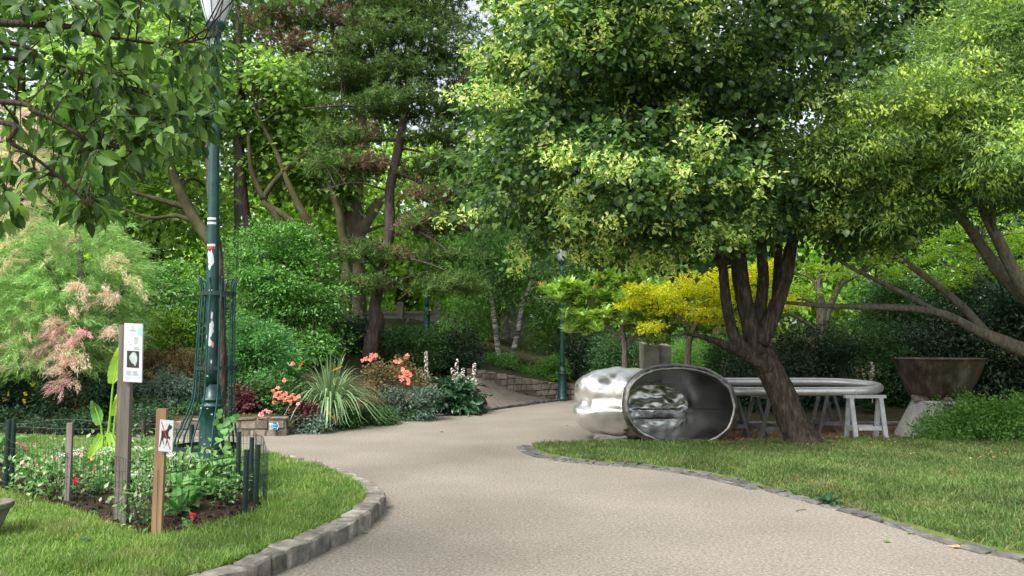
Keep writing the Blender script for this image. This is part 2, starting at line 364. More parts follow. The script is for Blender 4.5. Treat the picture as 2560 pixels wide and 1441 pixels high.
# right lawn
RS = [gr(1330, 1116), gr(1345, 1130), gr(1400, 1146), gr(1500, 1156), gr(1600, 1163), gr(1700, 1175), gr(1800, 1192), (gr(1900, 1215)), gr(2000, 1243), gr(2100, 1270), gr(2200, 1297), gr(2300, 1328), gr(2400, 1360), gr(2480, 1380), gr(2560, 1394), gr(2700, 1440)]
lawnR = cr(RS, 4)
lawnRp = np.vstack([lawnR[:, :2], [(5.5, 4.6), (16, 4.2), (16, 13.6), (8.8, 13.4), (5.5, 13.25), (4.4, 13.0), (3.6, 12.75), (2.6, 12.85), (1.4, 12.85), (.55, 12.95)]])
_lr = lawnR[::3, :2]
def dist_to(P, L):
    return np.min(np.hypot(P[:, None, 0] - L[None, :, 0], P[:, None, 1] - L[None, :, 1]), axis=1)
def zlawnR(x, y):
    d = dist_to(np.stack([np.ravel(x), np.ravel(y)], -1), _lr).reshape(np.shape(x)); return .018 + .05 * np.clip(d / 1.5, 0, 1) + .02 * np.sin(x * 1.4) * np.sin(y * 1.7)
prop(sheet('right_lawn', lawnRp, zlawnR, M_turf, step=.25), kind='structure')
# leaf-strewn earth under the trestles
LIT = np.array([(2.75, 13.0), (3.6, 12.9), (4.4, 13.1), (5.5, 13.35), (8.8, 13.5), (12, 13.7), (12, 14.97), (3.7, 14.97), (3.0, 14.3)])
prop(sheet('earth_floor', LIT, lambda x, y: .012 + .015 * (1 + np.sin(x * 5) * np.sin(y * 6)) * .5 + 0 * x, surf('litter_floor', [(.10, .06, .035), (.21, .13, .07), (.30, .22, .14)], scale=16, rough=1, bump=1, bscale=40, bdist=.02)), kind='structure')
# kerbs
def kerb(name, line, off, w_, L_, z0, z1, mat, jit=.012, start=0.0):
    line = np.asarray(line)[:, :2]; seg = np.hypot(*np.diff(line, axis=0).T); s = np.concatenate([[0], np.cumsum(seg)])
    mb = MB(); u = start
    while u < s[-1] - .1:
        l = L_ * rng.uniform(.75, 1.3); c = u + l / 2
        x = np.interp(c, s, line[:, 0]); y = np.interp(c, s, line[:, 1])
        x2 = np.interp(c + .05, s, line[:, 0]); y2 = np.interp(c + .05, s, line[:, 1]); x1 = np.interp(c - .05, s, line[:, 0]); y1 = np.interp(c - .05, s, line[:, 1])
        a = math.atan2(y2 - y1, x2 - x1); nx_, ny_ = math.sin(a), -math.cos(a)
        hh = z1 - z0 + rng.normal(0, .008 if z1 > .1 else .003)
        block(mb, (x + nx_ * off, y + ny_ * off, z0 + hh / 2), (l - .02, w_ * rng.uniform(.92, 1.06), hh), a + rng.normal(0, .025), jit * .5)
        u += l
    return prop(mb.build(name, mat), kind='structure')
kerb('left_kerb', lawnL[3:], .095, .19, .235, -.04, .14, M_kerb, .012)
kerb('right_kerb', lawnR, .05, .17, .21, -.05, .02, M_cobble, .02)
kerb('right_kerb_inner', lawnR[:30], .20, .12, .2, -.05, .010, M_cobble, .015)
bl = np.array([(x, float(yb(x))) for x in np.linspace(-3.95, 1.4, 40)])
kerb('bank_kerb', bl, .02, .16, .4, -.05, .06, M_cobble, .02)

# ---- stone walls (things)
def stone_wall(name, label, line, z0f, z1f, th, sw, sh, cat='wall', cap=False, cmat=None):
    line = np.asarray(line, float); seg = np.hypot(*np.diff(line, axis=0).T); s = np.concatenate([[0], np.cumsum(seg)]); L = s[-1]
    mid = line[len(line) // 2]; t = thing(name, (mid[0], mid[1], float(z0f(L / 2))), label, cat)
    def P(u): return np.array([np.interp(u, s, line[:, 0]), np.interp(u, s, line[:, 1])])
    def ang(u): a = P(min(u + .05, L)) - P(max(u - .05, 0)); return math.atan2(a[1], a[0])
    core = MB(); us = np.linspace(0.03, L - .03, max(3, int(L / .3))); V = []
    for u in us:
        a = ang(u); n = np.array([-math.sin(a), math.cos(a)]); c = P(u)
        for o, z in ((-1, z0f(u) - .1), (1, z0f(u) - .1), (1, z1f(u) - .03), (-1, z1f(u) - .03)): V.append((*(c + n * o * (th / 2 - .02)), z))
    k = len(us); i = np.arange(k - 1)[:, None] * 4; j = np.arange(4)[None, :]
    core.add(V, np.stack([i + j, i + (j + 1) % 4, i + 4 + (j + 1) % 4, i + 4 + j], -1).reshape(-1, 4)); core.add(V[:4], [[0, 1, 2, 3]]); core.add(V[-4:], [[0, 3, 2, 1]])
    core.build('mortar_core', M_mortar, t)
    st = MB(); zmax = max(z1f(u) for u in us); zmin = min(z0f(u) for u in us); z = zmin - .02; row = 0
    while z < zmax - .02:
        h = sh * rng.uniform(.85, 1.2); u = -(row % 2) * sw * .4
        while u < L:
            l = sw * rng.uniform(.6, 1.35); c = min(max(u + l / 2, .02), L - .02)
            top = z1f(c)
            if z > z0f(c) - h and z < top - .03:
                hh = min(h, top - z); a = ang(c); p = P(c)
                if u + l > 0 and u < L: 
                    ll = min(u + l, L) - max(u, 0); pc = P((min(u + l, L) + max(u, 0)) / 2)
                    if ll > .05: block(st, (pc[0], pc[1], z + hh / 2), (ll - .018, th * rng.uniform(.98, 1.08), hh - .016), a, .006)
            u += l
        z += h; row += 1
    st.build('stones', M_wstone, t); return t
stone_wall('stone_wall', 'low stone wall with pinkish blocks beside the path, behind the tree guard', [(-5.95, 14.25), (-4.9, 14.33), (-3.98, 14.42)], lambda u: 0.0, lambda u: .30 + .015 * u, .26, .30, .155)
stone_wall('retaining_wall', 'rough stone retaining wall under the birches, sloping along the cobbled ramp', [(-1.15, 21.95), (0, 22.85), (1.43, 24.05), (3, 24.5), (6, 25.1), (12, 25.7)], lambda u: 0.0 if u > 2.2 else .35, lambda u: float(np.interp(u, [0, 1.5, 3.3, 20], [1.0, .74, .47, .5])), .34, .30, .16)
stone_wall('stone_edging', 'low edging wall of pale blocks at the back of the leaf-strewn earth', [(3.3, 14.95), (6, 14.98), (9, 15.0), (12, 15.05)], lambda u: 0.0, lambda u: .19, .24, .42, .17)
# parapet high on the bank with posts
_c = at(1050, 790, 33)
t = thing('parapet', (_c.x, 33, float(H(_c.x, 33))), 'grey concrete parapet with square posts seen between the pine and birch trunks', 'wall')
mb = MB(); z0 = at(0, 812, 33).z; z1 = at(0, 786, 33).z
mb.add(boxv((_c.x, 33, (z0 + z1) / 2 - .3), (9, .25, z1 - z0 + .6)), BF); mb.build('panel', M_conc, t)
for k in range(6):
    mb = MB(); x = _c.x - 3.9 + k * 1.55; mb.add(boxv((x, 32.9, z1 - .25), (.26, .42, 1.5)), BF); mb.build('post', M_conc, t)
mb = MB(); mb.add(boxv((_c.x, 33, z1 + .07), (9.2, .34, .12)), BF); mb.build('coping', M_conc, t)
# ================================================================== OBJECT MATERIALS
M_green = surf('green_paint', [(.004, .028, .028), (.007, .045, .043), (.012, .068, .064)], scale=10, rough=.38, bump=.12, bscale=30, bdist=.003, spec=.5, rvar=.12)
M_dgreen = surf('dark_green_paint', [(.006, .018, .017), (.012, .03, .028)], scale=12, rough=.5, bump=.2, bscale=60, bdist=.003)
M_flake = plain('peeled_undercoat', (.42, .46, .47), .7)
M_white = plain('white_enamel', (.50, .53, .55), .4, bump=.05, var=.05)
M_red = plain('red_print', (.45, .02, .03), .5)
M_black = plain('black_print', (.02, .018, .018), .5)
M_greyink = plain('grey_print', (.30, .32, .33), .6)
M_teal = plain('pale_green_print', (.25, .55, .48), .5)
M_blue = plain('blue_enamel', (.012, .12, .24), .4)
M_lblue = plain('light_blue_print', (.25, .52, .68), .4)
M_wood_grey = surf('weathered_wood', [(.08, .068, .057), (.16, .14, .12), (.24, .215, .19)], scale=12, rough=.9, bump=.7, bscale=26, bdist=.006, stretch=(1, 1, .08), spec=.15)
M_wood_new = surf('fresh_wood', [(.17, .105, .06), (.26, .17, .095), (.33, .235, .14)], scale=11, rough=.75, bump=.4, bscale=26, bdist=.004, stretch=(1, 1, .08), spec=.2)
M_trestle = surf('painted_grey_wood', [(.05, .05, .046), (.10, .098, .09), (.16, .155, .145)], scale=9, rough=.85, bump=.4, bscale=26, bdist=.004, stretch=(1, 1, .3))
M_trestle_w = surf('painted_white_wood', [(.24, .25, .245), (.36, .37, .365), (.44, .45, .44)], scale=9, rough=.7, bump=.4, bscale=26, bdist=.004)
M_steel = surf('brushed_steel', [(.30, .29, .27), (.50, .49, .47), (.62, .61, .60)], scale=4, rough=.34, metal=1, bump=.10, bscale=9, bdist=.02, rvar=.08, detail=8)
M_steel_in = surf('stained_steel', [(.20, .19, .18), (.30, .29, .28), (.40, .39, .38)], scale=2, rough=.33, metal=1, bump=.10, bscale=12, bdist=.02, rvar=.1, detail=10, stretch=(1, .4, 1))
M_steel_hi = surf('bright_steel', [(.16, .175, .165), (.40, .41, .40)], scale=6, rough=.22, metal=1, bump=.12, bscale=8, bdist=.02, rvar=.05)
M_alu = surf('pale_pipe_metal', [(.50, .50, .48), (.66, .66, .64)], scale=5, rough=.42, metal=.65, bump=.08, bscale=20, bdist=.004, detail=9)
M_rust = surf('brown_cast_metal', [(.045, .034, .03), (.12, .09, .075), (.26, .215, .19)], scale=4.5, rough=.42, metal=.75, bump=.45, bscale=9, bdist=.02, rvar=.1, detail=10, stretch=(1, 1, .5))
M_wire = plain('green_wire', (.008, .03, .024), .5)
M_glass = None
def glassm():
    m, t, N, Lk = nodes_of('lantern_glass'); p = N('ShaderNodeBsdfPrincipled'); p.inputs['Base Color'].default_value = (.80, .84, .88, 1)
    p.inputs['Roughness'].default_value = .18; p.inputs['Transmission Weight'].default_value = .45; p.inputs['IOR'].default_value = 1.3
    o = N('ShaderNodeOutputMaterial'); Lk(p.outputs[0], o.inputs[0]); return m
M_glass = glassm()

# ================================================================== STREET LAMPS
def street_lamp(base, label, tilt=0.0, top=3.35, full=True, flakes=True):
    bx, by, bz = base
    t = thing('street_lamp', base, label, 'street lamp')
    def L(h): return (bx + tilt * h, by, bz + h)
    mb = MB()
    hh = top
    lathe(mb, [(0, 0), (.165, 0), (.165, .05), (.15, .09), (.128, .12), (.122, .6), (.117, .79), (.124, .795), (.124, .815), (.105, .82), (.105, .855), (.115, .86), (.115, .875), (.08, .885), (.07, 1.02)], (bx, by, bz), 28)
    mb.build('base', M_green, t, smooth=True)
    for o in t.children: pass
    mb = MB(); tube(mb, [L(1.0), L(2.0), L(hh * .7), L(hh)], [.068, .062, .055, .05], k=24, n=6); mb.build('pole', M_green, t, smooth=True)
    mb = MB(); c = L(hh)
    lathe(mb, [(0, -.02), (.05, -.02), (.056, .0), (.06, .02), (.085, .07), (.105, .11), (.108, .135), (0, .137)], c, 24); mb.build('lantern_holder', M_green, t, smooth=True)
    mb = MB(); lathe(mb, [(.088, .137), (.112, .20), (.15, .34), (.18, .48), (.19, .58), (.185, .62), (.176, .62), (.172, .48), (.143, .34), (.106, .205), (.08, .145)], c, 16); g = mb.build('lantern_glass', M_glass, t)
    mb = MB(); lathe(mb, [(0, .615), (.20, .615), (.205, .64), (.17, .70), (.10, .78), (.05, .82), (.03, .88), (0, .90)], c, 24); mb.build('lantern_cap', M_green, t, smooth=True)
    mb = MB(); lathe(mb, [(0, .14), (.03, .14), (.03, .25), (.045, .27), (.045, .42), (0, .44)], c, 12); mb.build('bulb', M_white, t)
    mb = MB()
    for k in range(8):
        a = k * math.pi / 4; ca, sa = math.cos(a), math.sin(a)
        tube(mb, [(c[0] + ca * r, c[1] + sa * r, c[2] + z) for r, z in ((.09, .137), (.15, .33), (.187, .5), (.195, .615))], [.005], k=4, n=3)
    mb.build('lantern_rib', M_green, t)
    return t, L
LBASE = (at(527, 1180, 8.2).x, 8.2, zL + .03)
_top = at(539, 62, 8.2).z - LBASE[2] - .12
lamp, LP = street_lamp(LBASE, 'tall green park street lamp with peeling paint rising inside the flower bed', tilt=(at(539, 62, 8.2).x - LBASE[0]) / _top, top=_top)
def patch(Lf, poly, h0, rr, mat, name, ang0=-math.pi / 2, par=None, lift=.003):   # a thin flake wrapped on the pole: poly in (angle*r, height)
    pts = [Vector((p[0], p[1], 0)) for p in poly]; tri = mgeo.tessellate_polygon([pts])
    # densify by clipping into strips is not needed at this width: subdivide across the angle
    bmm = bmesh.new(); vs = [bmm.verts.new(p) for p in pts]
    for f in tri:
        try: bmm.faces.new([vs[q] for q in f])
        except ValueError: pass
    bmesh.ops.subdivide_edges(bmm, edges=bmm.edges[:], cuts=3, use_grid_fill=True); bmesh.ops.triangulate(bmm, faces=bmm.faces[:])
    bmm.verts.ensure_lookup_table(); V = []
    for v in bmm.verts:
        c = Lf(h0 + v.co.y); r = rr(h0 + v.co.y) + lift; a = ang0 + v.co.x / r; V.append((c[0] + math.cos(a) * r, c[1] + math.sin(a) * r, c[2]))
    Fc = [[v.index for v in f.verts] for f in bmm.faces]; bmm.free()
    mb = MB(); mb.add(V, np.array(Fc)); return mb.build(name, mat, par)
def rp(h): return float(np.interp(h, [1.0, 2.0, _top * .7, _top], [.068, .062, .055, .05]))
def hz(py): return at(530, py, 8.2).z - LBASE[2]
def blobpoly(w_, h_, n=14, j=.3):
    a = np.linspace(0, 2 * math.pi, n, endpoint=False); r = 1 + rng.uniform(-j, j, n); return [(math.cos(q) * w_ * s, math.sin(q) * h_ * s) for q, s in zip(a, r)]
for py, ww, hh_, mm, nm in ((549, .05, .012, M_white, 'white_band'), (560, .05, .012, M_white, 'white_band'), (615, .045, .012, M_white, 'white_band'), (622, .045, .012, M_red, 'red_band')):
    patch(LP, [(-ww, -hh_), (ww, -hh_), (ww, hh_), (-ww, hh_)], hz(py), rp, mm, nm, par=lamp)
for py, ww, hh_, ox in ((648, .036, .085, .0), (668, .014, .04, -.01), (822, .03, .075, .012), (842, .026, .05, -.012), (856, .022, .045, .0), (790, .010, .04, .02), (728, .02, .012, 0), (905, .008, .02, .02), (940, .01, .012, -.02)):
    patch(LP, [(a + ox, b) for a, b in blobpoly(ww, hh_)], hz(py), rp, M_flake, 'peeled_patch', par=lamp)
patch(LP, blobpoly(.012, .035), hz(862), rp, plain('pink_undercoat', (.6, .2, .17), .7), 'peeled_patch', ang0=-math.pi / 2 + .45, par=lamp)
for k in range(16):
    h = rng.uniform(.15, .84); patch(LP, blobpoly(rng.uniform(.004, .014), rng.uniform(.004, .012), 7), h, lambda q: .126, M_flake, 'paint_chip', ang0=-math.pi / 2 + rng.uniform(-1.2, 1.2), par=lamp, lift=.002)
_b = at(1406, 998, 23.7)
lamp2, LP2 = street_lamp((_b.x, 23.7, 0.0), 'distant green street lamp in front of the stone retaining wall', tilt=0.0, top=4.0)
_b = at(1067, 840, 29)
lamp3, _ = street_lamp((_b.x, 29, float(H(_b.x, 29))), 'farthest thin green lamp pole behind the pine, up on the bank', tilt=0.0, top=3.4)

# ================================================================== TREE GUARD (cage of bars round the lamp and a young stem)
gb = np.array([at(513, 1190, 8.25).x, 8.25, zL + .03])
t = thing('tree_guard', gb, 'green metal tree guard of flared bars around the lamp foot', 'tree guard')
prof = [(1212, .305, 513), (1112, .305, 515), (1060, .255, 522), (1000, .205, 533), (920, .19, 537), (820, .178, 541), (735, .168, 545), (712, .172, 546), (696, .20, 547)]
GP = [(at(c, py, 8.25).x, 8.25, at(c, py, 8.25).z, r) for py, r, c in prof]; GP[0] = (GP[0][0], 8.25, zL, GP[0][3])
for k in range(10):
    a = k * 2 * math.pi / 10 + .22; mb = MB()
    tube(mb, [(x + math.cos(a) * r, y + math.sin(a) * r, z) for x, y, z, r in GP], [.0095], k=6, n=4); mb.build('bar', M_green, t, smooth=True)
for q in (1, 4, 6):
    x, y, z, r = GP[q]; mb = MB(); a = np.linspace(0, 2 * math.pi, 29)
    zz = z - .02 if q == 1 else z
    n = 28; V = []
    for aa in a[:-1]:
        for rr_, dz in ((r - .006, -.02), (r + .004, -.02), (r + .004, .02), (r - .006, .02)): V.append((x + math.cos(aa) * rr_, y + math.sin(aa) * rr_, zz + dz))
    i = np.arange(n)[:, None]; j = np.arange(4)[None, :]
    mb.add(V, np.stack([i * 4 + j, ((i + 1) % n) * 4 + j, ((i + 1) % n) * 4 + (j + 1) % 4, i * 4 + (j + 1) % 4], -1).reshape(-1, 4)); mb.build('ring', M_dgreen, t)
# wire mesh sleeve above and inside the guard
mb = MB(); z0g, z1g = at(545, 980, 8.3).z, at(545, 345, 8.3).z
def sx(z): return np.interp(z, [GP[0][2], GP[-1][2], z1g], [GP[0][0] + .02, GP[-1][0] + .02, GP[-1][0] + .03])
for k in range(16):
    a = k * math.pi / 8; zz = np.linspace(z0g, z1g + rng.uniform(-.1, 0), 6)
    tube(mb, [(sx(z) + math.cos(a) * .145, 8.3 + math.sin(a) * .145, z) for z in zz], [.0011], k=3, n=2, cap=False)
for z in np.arange(z0g, z1g, .10):
    a = np.linspace(0, 2 * math.pi, 17); tube(mb, [(sx(z) + math.cos(q) * .145, 8.3 + math.sin(q) * .145, z + .004 * math.sin(q * 3)) for q in a], [.0011], k=3, n=1, cap=False)
o = mb.build('wire_sleeve', M_wire, t)

# ================================================================== WIRE FENCE ROUND THE BED
fn = thing('wire_fence', (-3.2, 6.6, zL), 'low green wire fence on stakes around the flower bed', 'fence')
def stake(px, ptop, Yd, w_, mat, ztop=None, xb=None, kind='stake', d_=None):
    p = at(px, ptop, Yd); mb = MB(); b = (p.x if xb is None else at(xb, 1200, Yd).x, Yd, zL - .1)
    if d_ is None:
        tube(mb, [b, (p.x, Yd, p.z)], [w_ / 2], k=10, n=3); return mb.build(kind, mat, fn, smooth=False)
    beam(mb, b, (p.x, Yd, p.z), w_, d_, up=(0, 1, 0)); return mb.build(kind, mat, fn)
stake(22, 1050, 8.05, .052, M_dgreen); stake(35, 1047, 8.25, .05, M_dgreen)
stake(176, 1058, 7.15, .05, M_wood_grey, d_=.03)
stake(597, 1080, 7.9, .045, M_dgreen, xb=596); stake(630, 1094, 7.4, .042, M_dgreen, xb=628); stake(617, 1125, 6.85, .045, M_dgreen, xb=613); stake(645, 1112, 7.15, .045, M_dgreen, xb=640)
stake(480, 1062, 9.0, .05, M_dgreen); stake(360, 1048, 9.4, .05, plain('dark_stake', (.05, .035, .025), .9))
FL = [(-9, 8.9), (-5.9, 8.5), (-5.13, 8.02), (-3.97, 7.1), (-3.17, 6.40), (-2.62, 6.0), (-2.40, 6.4), (-2.20, 6.85), (-2.17, 7.2), (-2.4, 7.8), (-2.75, 8.6), (-3.5, 9.15), (-4.4, 9.5), (-5.6, 9.65), (-8, 9.95)]
mb = MB(); FLa = np.array(FL); seg = np.hypot(*np.diff(FLa, axis=0).T); s = np.concatenate([[0], np.cumsum(seg)])
fh = lambda u: .53 + .025 * math.sin(u * 2.1) + .02 * math.sin(u * 5)
for u in np.arange(0, s[-1], .055):
    x, y = np.interp(u, s, FLa[:, 0]), np.interp(u, s, FLa[:, 1]); a = rng.normal(0, .004, 2)
    tube(mb, [(x, y, zL + .02), (x + a[0], y + a[1], zL + fh(u))], [.0018], k=3, n=1, cap=False)
for h in (.03, .12, .21, .30, .39, .47, 1):
    P = [(np.interp(u, s, FLa[:, 0]) + .006 * math.sin(u * 9), np.interp(u, s, FLa[:, 1]), zL + (fh(u) if h == 1 else h + .012 * math.sin(u * 3 + h * 9))) for u in np.arange(0, s[-1], .15)]
    tube(mb, P, [.0024], k=3, n=1, cap=False)
mb.build('wire_mesh', M_wire, fn)

# ================================================================== INFORMATION SIGN
ib = (at(303, 1300, 6.42).x, 6.42, zL)
t = thing('info_sign', ib, 'tall weathered post with narrow white plant information board', 'sign')
mb = MB(); pt = at(318, 812, 6.42); beam(mb, (ib[0], 6.42, zL - .1), (pt.x, 6.42, pt.z), .10, .06, up=(0, 1, 0)); mb.build('post', M_wood_grey, t)
A = np.array(at(308, 954, 6.36)); B = np.array(at(354, 957, 6.33)); Cc = np.array(at(357, 811, 6.33)); Dd = np.array(at(311, 808, 6.36))
un = nrmz(B - A); vn = nrmz(Dd - A); nn = np.cross(un, vn); nn = nn if nn[1] < 0 else -nn; nn = nrmz(nn)
def quad(A, un, vn, nn, W_, H_, x0, y0, x1, y1, lift, mat, name, par, th=.0):
    P = [A + un * W_ * x + vn * H_ * y + nn * lift for x, y in ((x0, y0), (x1, y0), (x1, y1), (x0, y1))]
    mb = MB()
    if th: mb.add(P + [p - nn * th for p in P], BF * 0 + np.array([[0, 1, 2, 3], [7, 6, 5, 4], [0, 4, 5, 1], [1, 5, 6, 2], [2, 6, 7, 3], [3, 7, 4, 0]]))
    else: mb.add(P, [[0, 1, 2, 3]])
    return mb.build(name, mat, par)
W_ = np.linalg.norm(B - A); H_ = np.linalg.norm(Dd - A)
bd = quad(A, un, vn, nn, W_, H_, 0, 0, 1, 1, 0, M_white, 'board', t, th=.012)
Q = lambda x0, y0, x1, y1, mat, name, lift=.0015: quad(A, un, vn, nn, W_, H_, x0, y0, x1, y1, lift, mat, name, bd)
Q(.18, .245, .84, .53, M_black, 'picture')
mb = MB(); c0 = A + un * W_ * .53 + vn * H_ * .395 + nn * .0025
P = [c0 + un * W_ * x * .22 + vn * H_ * y * .115 for x, y in [(.2, 1), (.7, .85), (1, .3), (.95, -.3), (.7, -.9), (.45, -1.1), (.2, -.8), (-.4, -.6), (-.9, -.1), (-1, .3), (-.7, .6), (-.2, .95)]]
mb.add([c0] + P, [[0, k + 1, (k + 1) % 12 + 1] for k in range(12)]); mb.build('leaf_image', surf('print_leaf', [(.18, .24, .22), (.5, .56, .52)], scale=40, rough=.5, bump=0), bd)
mb = MB(); LN = []
def strip(x0, x1, y, h=.006): mb.add([A + un * W_ * x + vn * H_ * yy + nn * .0015 for x, yy in ((x0, y - h / 2), (x1, y - h / 2), (x1, y + h / 2), (x0, y + h / 2))], [[0, 1, 2, 3]])
for k in range(7): strip(.54, .54 + rng.uniform(.2, .27), .765 - k * .018)
o = mb.build('printed_text', M_greyink, bd); mb = MB()
for k in range(4): strip(.55, .55 + rng.uniform(.22, .3), .60 - k * .015)
mb.build('printed_text', M_greyink, bd); mb = MB()
for k in range(6): strip(.14, .14 + rng.uniform(.24, .3), .185 - k * .014)
mb.build('printed_text', M_greyink, bd); mb = MB()
for k in range(6): strip(.50, .50 + rng.uniform(.24, .31), .185 - k * .014)
mb.build('printed_text', M_greyink, bd); mb = MB()
strip(.2, .36, .675, .010); strip(.26, .46, .635, .010)
o = mb.build('printed_text', M_greyink, bd)
def text_part(txt, size, M, mat, par, name):
    cu = bpy.data.curves.new('lettering', 'FONT'); cu.body = txt; cu.size = size; cu.align_x = 'CENTER'; to = bpy.data.objects.new('lettering', cu); COL.objects.link(to)
    dg = bpy.context.evaluated_depsgraph_get(); me = to.evaluated_get(dg).to_mesh(); V = np.array([v.co[:] for v in me.vertices]); Fc = [list(p.vertices) for p in me.polygons]
    by = {}
    for f in Fc: by.setdefault(len(f), []).append(f)
    V = M(V); m2 = MB(); m2.add(V, *[np.array(v) for v in by.values()]); to.evaluated_get(dg).to_mesh_clear(); bpy.data.objects.remove(to); return m2.build(name, mat, par)
text_part('PARIS', .022, lambda V: A + un * W_ * .48 + vn * H_ * .862 + nn * .0018 + V[:, :1] * un + V[:, 1:2] * vn, M_greyink, bd, 'lettering')
mb = MB(); c1 = A + un * W_ * .48 + vn * H_ * .925 + nn * .0018
tube(mb, [c1 + un * x * .009 + vn * y * .014 for x, y in [(0, 1.3), (-.5, .6), (-1, 0), (-.7, -.8), (0, -1), (.7, -.8), (1, 0), (.3, .3), (-.3, 0)]], [.0009], k=4, n=2); mb.build('emblem', M_greyink, bd)
mb = MB()
for x0, y0 in ((.80, .80), (.86, .82), (.92, .79)): mb = MB(); mb.add([A + un * W_ * x + vn * H_ * y + nn * .0015 for x, y in ((x0 - .05, y0), (x0 + .02, y0), (x0 + .06, y0 + .12), (x0 - .01, y0 + .12))], [[0, 1, 2, 3]]); mb.build('leaf_motif', M_teal, bd)
for x0, y0 in ((.84, .06), (.1, .05), (.2, .045), (.3, .05)): mb = MB(); mb.add([A + un * W_ * x + vn * H_ * y + nn * .0015 for x, y in ((x0, y0), (x0 + .07, y0), (x0 + .08, y0 + .05), (x0 + .02, y0 + .04))], [[0, 1, 2, 3]]); mb.build('leaf_motif', M_teal, bd)

# ================================================================== NO-DOGS SIGN
nb = (at(392, 1330, 6.03).x, 6.03, zL)
t = thing('no_dogs_sign', nb, 'fresh wooden stake carrying a small white no dogs plate', 'sign')
mb = MB(); pt = at(406, 1022, 6.03); beam(mb, (nb[0], 6.03, zL - .1), (pt.x, 6.03, pt.z), .073, .04, up=(0, 1, 0)); mb.build('stake', M_wood_new, t)
A = np.array(at(396, 1128, 5.985)); B = np.array(at(430, 1131, 5.975)); Dd = np.array(at(400, 1049, 5.985)); un = nrmz(B - A); vn = nrmz(Dd - A); nn = nrmz(np.cross(un, vn)); nn = nn if nn[1] < 0 else -nn
W_ = np.linalg.norm(B - A); H_ = np.linalg.norm(Dd - A)
pl = quad(A, un, vn, nn, W_, H_, 0, 0, 1, 1, 0, M_white, 'plate', t, th=.004)
dog = [(541, 1062), (550, 1078), (566, 1080), (563, 1108), (545, 1118), (535, 1145), (537, 1180), (553, 1182), (552, 1218), (543, 1200), (528, 1205), (530, 1225), (518, 1270), (514, 1268), (520, 1210), (500, 1195), (487, 1210), (498, 1262), (492, 1258), (478, 1215), (462, 1288), (456, 1285), (470, 1190), (470, 1135), (465, 1120), (472, 1130), (500, 1132), (518, 1120), (532, 1080)]
D2 = [((x - 450) / 126, (1325 - y) / 296) for x, y in dog]
tri = mgeo.tessellate_polygon([[Vector((x, y, 0)) for x, y in D2]])
mb = MB(); mb.add([A + un * W_ * x + vn * H_ * y + nn * .0012 for x, y in D2], np.array([list(f) for f in tri])); mb.build('dog_symbol', M_black, pl)
mb = MB(); mb.add([A + un * W_ * x + vn * H_ * y + nn * .0022 for x, y in ((.09, .93), (.15, .93), (.90, .09), (.83, .08))], [[0, 1, 2, 3]]); mb.build('red_bar', M_red, pl)
mb = MB()
for x, y in ((.5, .86), (.44, .145)): mb = MB(); mb.add([A + un * (W_ * x + math.cos(q) * .004) + vn * (H_ * y + math.sin(q) * .004) + nn * .003 for q in np.arange(0, 6.2, .8)], [list(range(8))]); mb.build('screw', M_greyink, pl)

# ================================================================== TOILET ARROW SIGN on the stone wall
y0 = 14.22; a = np.array([at(675, 1072, y0).x, y0, at(675, 1072, y0).z]); b = np.array([at(699, 1058, y0).x, y0, at(699, 1058, y0).z])
cx, cz = at(686, 1065, y0).x, at(686, 1065, y0).z
t = thing('direction_sign', (cx, y0, cz), 'small toilet direction sign with blue arrow on the stone wall', 'sign')
u1 = 1 / (F / y0)
def P2(px, py, dy=0): q = at(px, py, y0); return (q.x, y0 - dy, q.z)
def pp(pts, mat, name, dy): mb = MB(); mb.add([P2(x, y, dy) for x, y in pts] + [P2(x, y, dy - .012) for x, y in pts], [list(range(len(pts)))], *[[[k, (k + 1) % len(pts), (k + 1) % len(pts) + len(pts), k + len(pts)]] for k in range(len(pts))]); return mb.build(name, mat, t)
wp = pp([(674.5, 1073), (674.5, 1057.5), (684, 1057), (684, 1072.8)], M_white, 'white_plate', .05)
bp = pp([(684.2, 1073.5), (684.2, 1055.5), (694, 1055.5), (698, 1064.5), (694, 1073.5)], M_blue, 'blue_arrow', .05)
mb = MB(); mb.add([P2(*q, .052) for q in ((694, 1055.5), (695.6, 1055.5), (699.4, 1064.5), (695.6, 1073.5), (694, 1073.5), (698, 1064.5))], [[0, 5, 2, 1]], [[5, 4, 3, 2]]); mb.build('arrow_edge', M_white, t)
mb = MB()
for y in (1061.5, 1068): mb = MB(); mb.add([P2(*q, .052) for q in ((685, y + 1), (692.5, y + .8), (692.5, y - .8), (685, y - .6))], [[0, 1, 2, 3]]); mb.build('printed_line', M_lblue, t)
for x in (677, 681.7):
    mb = MB(); mb.add([P2(*q, .052) for q in ((x - 1.1, 1071), (x + 1.1, 1071), (x + 1.2, 1063), (x, 1062.3), (x - 1.2, 1063))], [[0, 1, 2, 3, 4]]); mb.add([P2(x + math.cos(q), 1060.8 + math.sin(q) * 1.1, .052) for q in np.arange(0, 6.2, .8)], [list(range(8))]); mb.build('figure_symbol', M_black, t)

